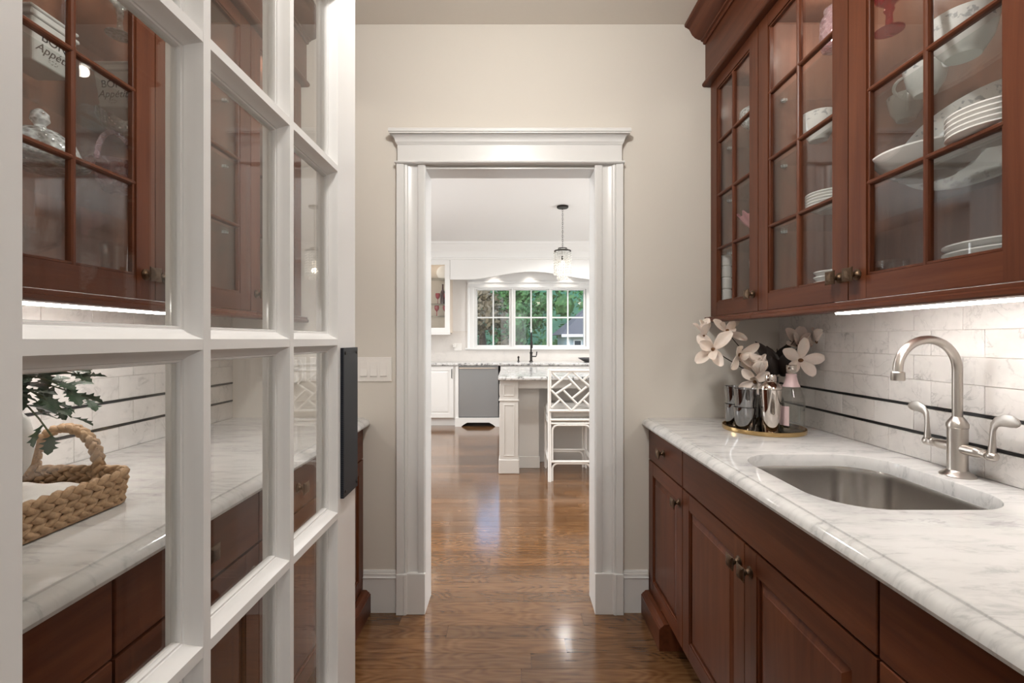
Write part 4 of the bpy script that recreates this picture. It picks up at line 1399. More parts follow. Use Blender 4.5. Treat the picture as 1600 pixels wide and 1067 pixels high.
def make_stool(cx, y0, label):
    r = thing('bar_stool', (cx, y0, 0), label, 'stool', 'white lattice back bar stools at the island')
    def T(pts, rad, seg=8):
        return MB().tube([(cx + p[0], y0 + p[1], p[2]) for p in pts], rad, seg)
    D = .44
    for s in (-1, 1):
        T([(s * SW, -.02, 0), (s * SW, .0, .30), (s * SW, .012, .60), (s * SW, -.012, .998)], .0165, 10).go('leg', M['cane'], r, smooth=True)
        T([(s * SW, D + .015, 0), (s * SW, D, .30), (s * SW, D, .60)], .0165, 10).go('leg', M['cane'], r, smooth=True)
    ZB, ZT = .628, .985
    for z in (ZT, ZB):
        T([(-SW, -.004 if z < .8 else -.011, z), (SW, -.004 if z < .8 else -.011, z)], .0135).go('back_rail', M['cane'], r, smooth=True)
    k = 1 / 346.0
    # back lattice in units of the opening's width (0..1) and height (0..1 from the top)
    def L(a, b):
        pa = [(-SW + .016 + (2 * SW - .032) * p[0], -.008, ZT + (ZB - ZT) * p[1]) for p in (a, b)]
        T(pa, .0098, 7).go('lattice_bar', M['cane'], r, smooth=True)
    def U(x, y):
        return ((x - 110) / 346.0, (y - 105) / 335.0)
    for a, b in (((110, 115), (183, 182)), ((456, 115), (383, 182)), ((110, 250), (283, 108)), ((283, 108), (456, 250)),
                 ((245, 150), (360, 268)), ((140, 305), (283, 215)), ((110, 270), (283, 438)), ((456, 270), (283, 438)),
                 ((110, 415), (182, 352)), ((456, 415), (384, 352)), ((215, 270), (335, 385)), ((290, 335), (412, 240))):
        L(U(*a), U(*b))
    for z in (.545, .512):
        rr = .0125 if z > .53 else .010
        T([(-SW, .008, z), (SW, .008, z)], rr).go('seat_rail', M['cane'], r, smooth=True)
        T([(-SW, D, z), (SW, D, z)], rr).go('seat_rail', M['cane'], r, smooth=True)
        for s in (-1, 1):
            T([(s * SW, .008, z), (s * SW, D, z)], rr).go('seat_rail', M['cane'], r, smooth=True)
    for (zt, zb, zs) in ((.497, .185, .0), (.155, .0, .0)):
        for yy in (.004, D):
            q = [(-SW + .026, yy, zb)] + [(-SW + .026 + .05 - .05 * math.cos(a), yy, zt - .05 + .05 * math.sin(a)) for a in [PI / 2 * i / 6 for i in range(7)]]
            q += [(-p[0], p[1], p[2]) for p in reversed(q)]
            T(q, .0085).go('bent_brace', M['cane'], r, smooth=True)
        for s in (-1, 1):
            q = [(s * SW, .03, zb)] + [(s * SW, .08 - .05 * math.cos(a), zt - .05 + .05 * math.sin(a)) for a in [PI / 2 * i / 6 for i in range(7)]]
            q += [(s * SW, D - p[1], p[2]) for p in reversed(q)]
            T(q, .0085).go('bent_brace', M['cane'], r, smooth=True)
    for yy, z in ((.003, .172), (D, .172)):
        T([(-SW, yy, z), (SW, yy, z)], .0125).go('stretcher', M['cane'], r, smooth=True)
    for s in (-1, 1):
        T([(s * SW, .003, .172), (s * SW, D, .172)], .0125).go('stretcher', M['cane'], r, smooth=True)
    cq = rrect(cx - SW - .012, cx + SW + .012, y0 + .025, y0 + D + .03, .06, 6)
    vs, fs = [], []
    lv = [(.0, .560), (-.010, .562), (0, .575), (.0, .630), (-.010, .650), (-.030, .660)]
    n_ = len(cq)
    for off, z in lv:
        vs += [(cx + (p[0] - cx) * (1 + off / .2), y0 + .24 + (p[1] - y0 - .24) * (1 + off / .2), z) for p in cq]
    for i in range(len(lv) - 1):
        fs += [(i * n_ + j, i * n_ + (j + 1) % n_, (i + 1) * n_ + (j + 1) % n_, (i + 1) * n_ + j) for j in range(n_)]
    fs.append(tuple(range(n_))); fs.append(tuple((len(lv) - 1) * n_ + j for j in range(n_)))
    mesh_obj('seat_cushion', vs, fs, M['seat'], r, smooth=True, angle=50)
    return r


st = make_stool(.53, 4.06, 'white lattice back bar stool nearest the island corner post')
dup(st, (1.16, 4.06, 0), 0, 'white lattice back bar stool farther along the island, mirrored in the door glass')

# ------------------------------------------------------------------ crystal pendants
def make_pendant(cx, cy, label):
    r = thing('pendant_lamp', (cx, cy, 1.91), label, 'pendant lamp', 'crystal pendants over the island')
    MB().lathe([(0, 0), (.058, .0), (.064, .006), (.064, .018), (.058, .022), (0, .022)], (cx, cy, 2.708), 24).go('canopy', M['iron'], r, smooth=True)
    ch = MB()
    z = 2.268; i = 0
    while z < 2.705:
        pts = [((cx + .007 * math.cos(a)) if i % 2 else cx, cy if i % 2 else cy + .007 * math.cos(a), z + .014 + .015 * math.sin(a)) for a in [2 * PI * k / 8 for k in range(9)]]
        ch.tube(pts, .0019, 5, cap=False)
        z += .0235; i += 1
    c = ch.go('chain', M['iron'], r, smooth=True); c['kind'] = 'stuff'
    def ringm(rad, z, h, w=.004):
        return MB().lathe([(rad - w, 0), (rad, 0), (rad, h), (rad - w, h), (rad - w, 0)], (cx, cy, z), 28, cap=False)
    ringm(.094, 2.226, .014).go('hoop', M['iron'], r, smooth=True, angle=30)
    ringm(.050, 2.258, .010).go('hoop', M['iron'], r, smooth=True, angle=30)
    sp = MB()
    for k in range(3):
        a = 2 * PI * k / 3
        sp.tube([(cx + .09 * math.cos(a), cy + .09 * math.sin(a), 2.232), (cx + .048 * math.cos(a), cy + .048 * math.sin(a), 2.262), (cx, cy, 2.275)], .002, 5)
    sp.go('spokes', M['iron'], r)
    for (rad, nn, z0, nb) in ((.091, 20, 2.222, 9), (.055, 12, 2.222, 11), (.047, 12, 2.262, 2)):
        for k in range(nn):
            a = 2 * PI * k / nn
            x, y = cx + rad * math.cos(a), cy + rad * math.sin(a)
            b = MB()
            for q in range(nb):
                zc = z0 - .013 - q * .0275
                R = .0105 if q < nb - 1 else .0125
                h = .0125 if q < nb - 1 else .020
                b.lathe([(0, -h), (R * .7, -h * .45), (R, 0), (R * .7, h * .45), (0, h)], (x, y, zc), 6, cap=False)
            o = b.go('bead_strand', M['bead'], r); o['kind'] = 'stuff'
    MB().lathe([(0, 0), (.016, .004), (.026, .03), (.022, .055), (.012, .07), (0, .072)], (cx, cy, 2.06), 14).go('bulb', M['bulb'], r, smooth=True)
    MB().lathe([(0, 0), (.014, 0), (.014, .05), (0, .05)], (cx, cy, 2.131), 12).go('socket', M['iron'], r)
    return r


pd = make_pendant(.557, 5.01, 'crystal bead pendant lamp over the near end of island')
dup(pd, (1.42, 5.01, 1.91), .3, 'crystal bead pendant lamp over the far end of island, mirrored in door glass')
for x in (.557, 1.42):
    d = bpy.data.lights.new('pendant_bulb_light', 'POINT'); d.energy = .7; d.shadow_soft_size = .03; d.color = (1, .88, .72)
    o = bpy.data.objects.new('pendant_bulb_light', d); o.location = (x, 5.01, 2.02); COL.objects.link(o)
_d = bpy.data.lights.new('glass_cabinet_fill', 'POINT'); _d.energy = .6; _d.shadow_soft_size = .03; _d.color = (1, .9, .78)  # added point light, no fixture, to brighten the inside of the glass cabinet
_o = bpy.data.objects.new('glass_cabinet_fill', _d); _o.location = (-1.2, VY + .12, 2.40); COL.objects.link(_o)
for x in (-.28, .28, .86):
    d = bpy.data.lights.new('valance_puck_light', 'SPOT'); d.energy = 9; d.spot_size = 1.5; d.spot_blend = .6; d.shadow_soft_size = .025; d.color = (1, .92, .82)
    o = bpy.data.objects.new('valance_puck_light', d); o.location = (x, 7.10, 2.40); COL.objects.link(o)

# ------------------------------------------------------------------ garden
gr = MB().box(-30, 40, KY + .15, 60, -.75, -.55)
hx_, hy_ = 40, 14
hv, hf = [], []
rh = random.Random(2)
for j in range(hy_ + 1):
    for i in range(hx_ + 1):
        t = j / hy_
        hv.append((-32 + 72 * i / hx_ + rh.uniform(-.6, .6), 38 + 16 * t + rh.uniform(-.8, .8), -.6 + 17 * t ** .8 + rh.uniform(-.7, .7)))
hf = [(j * (hx_ + 1) + i, j * (hx_ + 1) + i + 1, (j + 1) * (hx_ + 1) + i + 1, (j + 1) * (hx_ + 1) + i) for j in range(hy_) for i in range(hx_)]
tag(mesh_obj('hillside', hv, hf, M['tree_b'], smooth=True, angle=180, recalc=False), 'wooded green hillside rising behind the garden trees', 'hill', kind='structure')
struct('ground', gr, M['grass'], 'lawn outside the kitchen window', 'lawn')


def make_tree(x, y, h, rad, mat, label, seed, n=1500, leaf=.22, trunk=True, zlow=.2):
    rr = random.Random(seed)
    r = thing('garden_tree', (x, y, -.55), label, 'tree', 'trees outside the kitchen window')
    vs, fs = [], []
    lobes = []
    for k in range(26):
        t = rr.random()
        zz = zlow + (h - zlow) * t
        w = rad * (1 - .65 * max(0, t - .35) / .65)
        a = rr.uniform(0, 2 * PI); q = w * math.sqrt(rr.random())
        lobes.append((x + q * math.cos(a), y + q * math.sin(a), zz, rad * rr.uniform(.28, .45)))
    for i in range(int(n * 1.8)):
        lx, ly, lz, lr = rr.choice(lobes)
        d = Vector((rr.gauss(0, 1), rr.gauss(0, 1), rr.gauss(0, 1))).normalized()
        c = Vector((lx, ly, lz)) + d * lr * rr.uniform(.45, 1.08)
        t1 = (d.orthogonal().normalized() + Vector((rr.uniform(-.8, .8), rr.uniform(-.8, .8), rr.uniform(-.8, .8)))).normalized()
        t2 = (d.cross(t1) + Vector((rr.uniform(-.5, .5), rr.uniform(-.5, .5), -.3))).normalized()
        s = leaf * rr.uniform(.6, 1.2)
        b = len(vs)
        vs += [tuple(c - t1 * s * .5), tuple(c + t2 * s * .28), tuple(c + t1 * s * .6), tuple(c - t2 * s * .28)]
        fs.append((b, b + 1, b + 2, b + 3))
    for (lx, ly, lz, lr) in lobes:     # dense inside of the crown
        b = MB(); b.lathe([(0, -lr * .5), (lr * .35, -lr * .35), (lr * .5, 0), (lr * .35, lr * .35), (0, lr * .5)], (lx, ly, lz), 7, cap=False)
        o_ = len(vs); vs += b.v; fs += [tuple(q + o_ for q in f) for f in b.f]
    mesh_obj('crown', vs, fs, mat, r, recalc=False)
    MB().tube([(x, y, -.55), (x + .05, y, h * .3), (x, y, h * .7)], [.16, .13, .06], 8).go('trunk', M['bark'], r, smooth=True)


make_tree(-.75, 11.2, 2.35, 1.0, M['tree_c'], 'low rust and olive leaved shrub tree behind the left sash', 1, 2200, .13, zlow=-.3)
make_tree(-3.2, 17, 7.0, 2.6, M['tree_b'], 'tall blue green tree at the far left of the window', 2, 2600, .26)
make_tree(-2.6, 25.5, 8.5, 2.4, M['tree_b'], 'tall blue green tree behind the left and middle sashes', 3, 2600, .26)
make_tree(3.9, 23, 8.8, 2.4, M['tree_a'], 'tall bright green tree behind the right sash and house', 4, 2600, .26)
make_tree(.15, 14.6, 2.9, 1.0, M['tree_a'], 'bright green shrub tree behind the middle sash', 5, 2400, .15, zlow=-.3)
make_tree(11.2, 21, 8.5, 2.8, M['tree_a'], 'tall bright green tree at the far right of the window', 6, 2200, .28)
make_tree(-9.5, 20, 8, 2.8, M['tree_a'], 'tall bright green tree far beyond the left window edge', 7, 1800, .3)

for i, (tx, ty, w) in enumerate(((-9, 33, 'at the far left'), (.2, 33, 'in the middle'), (9.4, 33, 'at the far right'))):
    make_tree(tx, ty, 10.5, 2.9, M['tree_a'] if i % 2 else M['tree_b'], 'distant tall tree %s of the back row' % w, 40 + i, 2600, .36, zlow=-.3)
hs = thing('neighbour_house', (3.2, 14.6, -.55), 'pale house with grey shingle roof outside the right sash', 'house')
MB().box(1.62, 5.2, 13.2, 16.2, -.55, 1.40).go('wall', M['siding'], hs)
vs = [(1.40, 12.95, 1.40), (5.4, 12.95, 1.40), (5.4, 16.45, 1.40), (1.40, 16.45, 1.40), (2.75, 14.7, 2.60), (4.2, 14.7, 2.60)]
mesh_obj('roof', vs, [(0, 1, 5, 4), (1, 2, 5), (2, 3, 4, 5), (3, 0, 4), (0, 3, 2, 1)], M['roof'], hs)
MB().box(1.41, 5.39, 12.93, 12.96, 1.33, 1.41).go('gutter', M['trim'], hs)
for (a, b) in ((1.78, 2.02), (2.12, 2.36), (3.2, 3.9)):
    w = MB().box(a, b, 13.16, 13.20, .55, 1.25).go('window', M['trim'], hs)
    MB().box(a + .03, b - .03, 13.15, 13.162, .58, 1.22).go('pane', M['wglass'], w)
MB().box(1.58, 1.68, 13.14, 13.2, -.55, 1.40).go('corner_board', M['trim'], hs)

# ------------------------------------------------------------------ things inside the wall cabinets
SH1, SH2, SH3, SHF = 1.6695, 1.9115, 2.1535, 1.3875


def wall_lamp(side, y, label, power=1.7):
    X = sideX(side)
    t = thing('puck_light', (X(1.06), y, 2.418), label, 'light')
    MB().lathe([(0, .004), (.030, 0), (.034, .003), (.034, .0155), (0, .0155)], (X(1.06), y, 2.418), 20).go('housing', M['trim'], t, smooth=True)
    MB().lathe([(0, 0), (.022, 0), (.022, .003), (0, .003)], (X(1.06), y, 2.4165), 16).go('lens', M['canglow'], t)
    d = bpy.data.lights.new('puck_lamp', 'POINT'); d.energy = power; d.shadow_soft_size = .022; d.color = (1, .93, .85)
    o = bpy.data.objects.new('puck_lamp', d); o.location = (X(1.06), y, 2.395); COL.objects.link(o)


wall_lamp(1, 1.92, 'small puck light inside the single door crystal cabinet', .5)
wall_lamp(1, 1.48, 'small puck light above the pink jar in the china cabinet')
wall_lamp(1, 1.18, 'small puck light above the ruby goblet in the china cabinet')
wall_lamp(-1, 1.30, 'small puck light above the crystal goblet in the canister cabinet')
wall_lamp(-1, 1.92, 'small puck light inside the single door cabinet behind glazed door')


def shell(outer, t):
    """closed thin-walled profile from an outer one"""
    inner = [(max(0.0005, r - t), h + (t if i == 0 else 0)) for i, (r, h) in enumerate(outer)]
    return [(0, outer[0][1])] + outer + [(r, h) for r, h in reversed(inner)] + [(0, outer[0][1] + t)]


STEM_GLASS = [(0, 0), (.033, .001), (.033, .003), (.008, .008), (.006, .045), (.009, .06), (.008, .075), (.022, .090), (.036, .115), (.039, .150), (.037, .180), (.0355, .180), (.037, .150), (.034, .117), (.018, .094), (0, .088)]
CR = 'cut crystal on the cabinet shelves'
lathe_thing('crystal_bowl', shell([(.030, 0), (.034, .006), (.040, .012), (.066, .035), (.074, .062), (.072, .082)], .004), (1.045, 1.93, SH3), M['crystal'], 'cut crystal bowl on the top shelf of the single door cabinet', 'bowl', CR)
lathe_thing('crystal_goblet', STEM_GLASS, (1.035, 1.90, SH2), M['crystal'], 'crystal stem glass on the middle shelf of the single door cabinet', 'goblet', CR)
lathe_thing('crystal_goblet', [(r * 1.15, h * 1.3) for r, h in STEM_GLASS], (1.04, 1.90, SHF), M['crystal'], 'tall crystal stem glass on the floor of the single door cabinet', 'goblet', CR)
# pink ruffled dish
vs, fs = [], []
pr = [(.0, 0), (.030, 0), (.030, .006), (.012, .014), (.012, .05), (.030, .062), (.055, .085), (.078, .118), (.074, .120), (.05, .092), (.0, .070)]
N = 36
for (r, h) in pr:
    for k in range(N):
        a = 2 * PI * k / N
        w = max(0, (h - .05) / .07) if r > .02 else 0
        vs.append((1.03 + r * (1 + .13 * w * math.cos(9 * a)) * math.cos(a), 1.90 + r * (1 + .13 * w * math.cos(9 * a)) * math.sin(a), SH1 + h + .012 * w * math.cos(9 * a + 1)))
for i in range(len(pr) - 1):
    fs += [(i * N + k, i * N + (k + 1) % N, (i + 1) * N + (k + 1) % N, (i + 1) * N + k) for k in range(N)]
tag(mesh_obj('ruffled_dish', vs, fs, M['pinkdish'], smooth=True, angle=60), 'pink ruffled glass dish on the lower shelf of the single door cabinet', 'dish')
t = [(0, 0)]
for k in range(5):
    z0 = k * .052
    t += [(.020, z0), (.0245, z0 + .004), (.0245, z0 + .044), (.020, z0 + .050)]
t += [(0, .258)]
lathe_thing('ringed_column', t, (.972, 2.066, SHF), M['ceramic'], 'slim white ringed column in the corner of the single door cabinet', 'vase', seg=16)  # ringed column standing in for a pale latticed upright

lathe_thing('pink_jar', shell([(.030, 0), (.040, .006), (.045, .05), (.043, .095), (.032, .11), (.034, .125)], .004), (.995, 1.395, SH3), M['pinkglass'], 'pink ribbed glass jar on the top shelf of the china cabinet', 'jar')
lathe_thing('ruby_goblet', [(0, 0), (.036, .001), (.036, .004), (.010, .010), (.008, .05), (.014, .062), (.010, .072), (.032, .092), (.042, .125), (.040, .165), (.0385, .165), (.040, .125), (.030, .096), (0, .084)], (1.09, 1.315, SH3), M['redglass'], 'ruby red stem goblet on the top shelf of the china cabinet', 'goblet')


def cup(name, c, r, h, ang, label, cat='cup', group=None, mat='china_band', lidded=False):
    root = thing(name, c, label, cat, group)
    prof = [(0, 0), (r * .50, 0), (r * .54, .004), (r * .56, .008), (r * .62, .012), (r * .80, h * .35), (r * .92, h * .7), (r, h), (r - .003, h), (r * .90, h * .7), (r * .77, h * .36), (r * .5, .014), (0, .013)]
    b = MB().lathe(prof, c, 28).go('body', M[mat], root, smooth=True, angle=40)
    dx, dy = math.cos(ang), math.sin(ang)
    pts = []
    for k in range(11):
        a = -PI * .42 + PI * .9 * k / 10
        q = r * .80 + r * .55 * math.cos(a)
        pts.append((c[0] + dx * q, c[1] + dy * q, c[2] + h * .52 + h * .34 * math.sin(a)))
    MB().tube(pts, .0042, 8).go('handle', M['china'], root, smooth=True)
    return root


cup('china_cup', (1.165, 1.345, SH2), .046, .072, -2.2, 'floral white china cup near the door edge of the cup shelf', 'cup', 'floral china cups on the cup shelf')
cup('china_cup', (1.095, 1.205, SH2), .048, .074, 2.4, 'floral white china cup second from the door edge on the cup shelf', 'cup', 'floral china cups on the cup shelf')
cup('sugar_bowl', (1.035, 1.045, SH2), .064, .090, 1.2, 'large white china sugar bowl in the middle of the cup shelf', 'bowl')
cup('china_cup', (1.160, .950, SH2), .047, .078, 2.6, 'floral white china cup beside the large sugar bowl on the cup shelf', 'cup', 'floral china cups on the cup shelf')
cup('gravy_boat', (1.00, 1.485, SH2), .052, .085, -.6, 'white floral cream pitcher behind the upper left panes of china cabinet', 'pitcher')

ORD = ['lowest', 'second from the bottom', 'third from the bottom', 'fourth from the bottom', 'topmost', 'sixth from the bottom']


def stack(name, c, r, n, pitch, where, group, mat='china', deep=.0):
    proto = None
    for i in range(n):
        lab = ('topmost' if i == n - 1 else ORD[i]) + ' ' + where
        if proto is None:
            prof = [(0, 0), (r * .55, 0), (r * .57, .003), (r * .72, .006 + deep * .5), (r, .016 + deep), (r, .019 + deep), (r * .97, .019 + deep), (r * .70, .009 + deep * .5), (r * .55, .006), (0, .006)]
            proto = MB().lathe(prof, c, 32).go(name, M[mat], smooth=True, angle=40)
            tag(proto, lab, 'bowl' if deep > .02 else 'plate', group)
        else:
            o = proto.copy(); COL.objects.link(o)
            o.location = (proto.location[0], proto.location[1], c[2] + i * pitch)
            o['label'] = lab


stack('saucer', (1.015, 1.44, SH1), .075, 5, .0092, 'saucer in the stack behind the china cabinet\'s far door', 'saucers behind the far door')
stack('small_bowl', (1.02, 1.415, SHF), .070, 4, .016, 'white bowl in the stack by the china cabinet knobs', 'bowls by the knobs', deep=.022)
stack('small_plate', (.985, .925, SH1), .078, 5, .0105, 'small white plate in front of the leaning platter', 'small plates in front of the platter')
stack('dinner_plate', (1.085, .965, SHF), .128, 5, .0165, 'dinner plate in the large stack above the sink', 'dinner plates above the sink')
stack('dessert_plate', (1.075, 1.185, SHF), .060, 3, .0095, 'dessert plate in the low stack behind the china door knobs', 'dessert plates in a low stack')
lathe_thing('serving_bowl', [(0, 0), (.055, 0), (.058, .004), (.085, .02), (.112, .056), (.112, .060), (.108, .060), (.082, .026), (.05, .008), (0, .007)], (1.035, 1.135, SH1), M['china'], 'wide shallow white serving bowl in front of the leaning platter', 'bowl', seg=36)

M['china_platter'] = floral_china('floral_platter_china_oval', .74, .94, (1 / .24, 1 / .112, 0.0))
vs, fs = [], []
N = 48
for (q, h) in [(0, .008), (.62, .008), (.70, .011), (.96, .022), (1.0, .023), (1.0, .020), (.95, .016), (.70, .005), (.62, 0), (0, 0)]:
    for k in range(N):
        a = 2 * PI * k / N
        vs.append((.24 * max(q, 1e-4) * math.cos(a), .112 * max(q, 1e-4) * math.sin(a), h))
for i in range(9):
    fs += [(i * N + k, i * N + (k + 1) % N, (i + 1) * N + (k + 1) % N, (i + 1) * N + k) for k in range(N)]
pt = mesh_obj('platter', vs, fs, M['china_platter'], smooth=True, angle=40, origin=(0, 0, 0))
pt.rotation_mode = 'XYZ'
pt.matrix_world = Matrix.Translation((1.196, 1.150, SH1 + .110)) @ Matrix.Rotation(-.20, 4, 'Y') @ Matrix(((0, 0, -1, 0), (1, 0, 0, 0), (0, 1, 0, 0), (0, 0, 0, 1)))
tag(pt, 'large oval white platter with sprigged rim leaning against the cabinet back', 'platter')
for (x, y, a, lab) in ((1.13, 1.35, -2.4, 'clear glass mug behind the low stack of dessert plates'), (1.165, 1.09, 2.6, 'clear glass mug behind the tall stack of dinner plates')):
    root = thing('glass_mug', (x, y, SHF), lab, 'mug', 'clear glass mugs')
    MB().lathe(shell([(.034, 0), (.037, .004), (.039, .11)], .003), (x, y, SHF), 20).go('body', M['clear'], root, smooth=True, angle=40)
    MB().tube([(x + math.cos(a) * (.037 + .026 * math.sin(PI * k / 8)), y + math.sin(a) * (.037 + .026 * math.sin(PI * k / 8)), SHF + .02 + .075 * k / 8) for k in range(9)], .0045, 8).go('handle', M['clear'], root, smooth=True)

# left hand cabinet
XL_ = sideX(-1)


def canister(y0, y1, label, x1=-1.098, depth=.10):
    h = .098
    xc = x1 - depth / 2; yc = (y0 + y1) / 2
    root = thing('canister', (xc, yc, SH2), label, 'canister', 'white lettered canisters')
    w = (y1 - y0) / 2; dd = depth / 2
    vs, fs = [], []
    for (k, z) in ((.80, 0), (.82, .004), (1.0, h)):
        vs += [(xc - dd * k, yc - w * k, SH2 + z), (xc + dd * k, yc - w * k, SH2 + z), (xc + dd * k, yc + w * k, SH2 + z), (xc - dd * k, yc + w * k, SH2 + z)]
    for L in range(2):
        fs += [(L * 4 + k, L * 4 + (k + 1) % 4, L * 4 + 4 + (k + 1) % 4, L * 4 + 4 + k) for k in range(4)]
    fs += [(0, 1, 2, 3), (8, 9, 10, 11)]
    mesh_obj('body', vs, fs, M['ceramic'], root, bevel=.004, segs=2)
    lid = MB()
    for (k, z0, z1) in ((1.07, h, h + .009), (.98, h + .009, h + .019), (1.05, h + .019, h + .026), (.7, h + .026, h + .034)):
        lid.box(xc - dd * k, xc + dd * k, yc - w * k, yc + w * k, SH2 + z0, SH2 + z1)
    l = lid.go('lid', M['ceramic'], root, bevel=.002)
    l['kind'] = 'stuff'
    tilt = math.atan2(dd * .2, h)
    for (txt, size, zz, sh) in (('BON', .028, .062, 0.0), ('Appétit', .027, .036, .35)):
        c = bpy.data.curves.new('lettering', 'FONT')
        c.body = txt; c.size = size; c.align_x = 'CENTER'; c.align_y = 'CENTER'; c.shear = sh; c.extrude = .0003
        c.materials.append(M['ink'])
        tmp = bpy.data.objects.new('lettering_curve', c); COL.objects.link(tmp)
        bpy.context.view_layer.update()
        me = bpy.data.meshes.new_from_object(tmp)
        bpy.data.objects.remove(tmp)
        o = bpy.data.objects.new('lettering', me); COL.objects.link(o); o['kind'] = 'stuff'
        o.parent = root
        k = .80 + .2 * zz / h
        o.location = (depth / 2 * k + .0009, 0, zz)
        # text x runs along +y (as read from the aisle), text y runs up
        o.rotation_euler = (Matrix.Rotation(tilt, 3, 'Y') @ Matrix(((0, 0, 1), (1, 0, 0), (0, 1, 0)))).to_euler()
    sp = MB()
    for k in range(9):
        a = 2 * PI * k / 9
        sp.add([(xc + dd * .84 + .0022, yc + .010 * math.cos(a), SH2 + .016 + .004 * math.sin(a)), (xc + dd * .84 + .0022, yc + .013 * math.cos(a + .3), SH2 + .016 + .006 * math.sin(a + .3)), (xc + dd * .84 + .0024, yc + .010 * math.cos(a + .5), SH2 + .016 + .003 * math.sin(a + .5))], [(0, 1, 2)])
    so = sp.go('flourish', M['ink'], root, recalc=False); so['kind'] = 'stuff'
    return root


canister(1.040, 1.150, 'white lettered canister nearest the camera in the left cabinet')
c2 = canister(1.262, 1.362, 'white lettered canister nearer the cabinet knobs in the left cabinet', x1=-1.062)
c2.rotation_euler = (0, 0, -PI / 2)
lathe_thing('crystal_goblet', [(r * 1.05, h * 1.05) for r, h in STEM_GLASS], (-1.150, 1.335, SH3), M['crystal'], 'crystal stem goblet on the top shelf above the canisters', 'goblet', CR)
lathe_thing('crystal_bowl', shell([(.022, 0), (.030, .004), (.05, .02), (.062, .045), (.064, .06)], .004), (-1.228, 1.43, SH2), M['crystal'], 'small cut crystal bowl behind the canisters', 'bowl', CR)
cd = thing('covered_dish', (-1.115, 1.075, SH1), 'domed cut crystal butter dish below the nearest canister', 'dish', CR)
MB().lathe([(0, 0), (.060, 0), (.062, .004), (.088, .012), (.090, .016), (.086, .017), (.06, .008), (0, .007)], (-1.115, 1.075, SH1), 32).go('plate', M['crystal'], cd, smooth=True, angle=40)
MB().lathe([(.074, .0175), (.073, .04), (.062, .066), (.035, .086), (.012, .094), (.010, .10), (.018, .112), (.016, .128), (.006, .138), (0, .139), (0, .13), (.004, .09), (.032, .082), (.058, .063), (.070, .04), (.071, .0175)], (-1.115, 1.075, SH1), 32, cap=False).go('dome', M['crystal'], cd, smooth=True, angle=40)
gb = thing('glass_basket', (-1.095, 1.262, SH1), 'pale pink glass basket with arched handle below the second canister', 'basket')
MB().lathe(shell([(.026, 0), (.032, .005), (.045, .03), (.058, .06), (.070, .078)], .0035), (-1.095, 1.262, SH1), 28).go('bowl', M['pinkglass'], gb, smooth=True, angle=40)
MB().tube([(-1.095, 1.262 + .062 * math.cos(a), SH1 + .072 + .094 * math.sin(a)) for a in [PI * k / 20 for k in range(21)]], .0065, 8).go('handle', M['pinkglass'], gb, smooth=True)
lathe_thing('compote', [(0, 0), (.040, .001), (.040, .004), (.008, .010), (.007, .06), (.020, .075), (.062, .10), (.076, .15), (.073, .15), (.058, .104), (.015, .083), (0, .08)], (-1.125, 1.045, SHF), M['clear'], 'clear glass footed compote at the bottom of the canister cabinet', 'compote')
lathe_thing('glass_tumbler', shell([(.026, 0), (.030, .004), (.038, .145)], .0025), (-1.115, 1.285, SHF), M['clear'], 'clear glass tumbler at the bottom of the cabinet beside the knobs', 'tumbler')

# ------------------------------------------------------------------ switches and outlets on the end wall
sw = thing('switch_plate', (-.642, YB - .003, 1.068), 'white plate of three rocker switches beside the doorway', 'light switch')
MB().box(-.725, -.559, YB - .006, YB - .0002, 1.068, 1.182).go('plate', M['plastic'], sw, bevel=.002)
for k in (-1, 0, 1):
    x = -.642 + k * .0465
    f = MB().box(x - .0168, x + .0168, YB - .0075, YB - .0062, 1.091, 1.159).go('rocker_frame', M['plastic'], sw, bevel=.0006)
    MB().prism([(YB - .0078, 1.093), (YB - .0125, 1.095), (YB - .0085, 1.127), (YB - .0080, 1.157), (YB - .0076, 1.157)], 'x', x - .015, x + .015).go('rocker', M['plastic'], f)
    for z in (1.0795, 1.1715):
        MB().lathe([(0, 0), (.0028, 0), (.002, .001), (0, .001)], (x, YB - .006, z), 8, '-y').go('screw', M['plastic'], f)
o1 = thing('wall_outlet', (-1.0, YB - .003, 1.068), 'white outlet with two chargers plugged in above the left counter', 'outlet')
MB().box(-1.040, -.958, YB - .006, YB - .0002, 1.068, 1.182).go('plate', M['plastic'], o1, bevel=.002)
MB().box(-1.025, -.985, YB - .040, YB - .0062, 1.128, 1.176).go('charger', M['plastic'], o1, bevel=.006)
MB().box(-1.022, -.985, YB - .034, YB - .0062, 1.062, 1.116).go('charger', M['plastic'], o1, bevel=.006)
MB().tube([(-.99, YB - .03, 1.16), (-.970, YB - .035, 1.17), (-.962, YB - .03, 1.14), (-.968, YB - .025, 1.08), (-.985, YB - .03, 1.06)], .0028, 6).go('cord', M['plastic'], o1, smooth=True)
o2 = thing('wall_outlet', (-.905, YB - .003, 1.068), 'white cable plate with one socket hole above the left counter', 'outlet')
MB().box(-.940, -.870, YB - .006, YB - .0002, 1.068, 1.182).go('plate', M['plastic'], o2, bevel=.002)
MB().lathe([(0, 0), (.006, 0), (.006, .005), (.003, .005), (.003, .009), (0, .009)], (-.897, YB - .006, 1.125), 10, '-y').go('socket', M['iron'], o2)

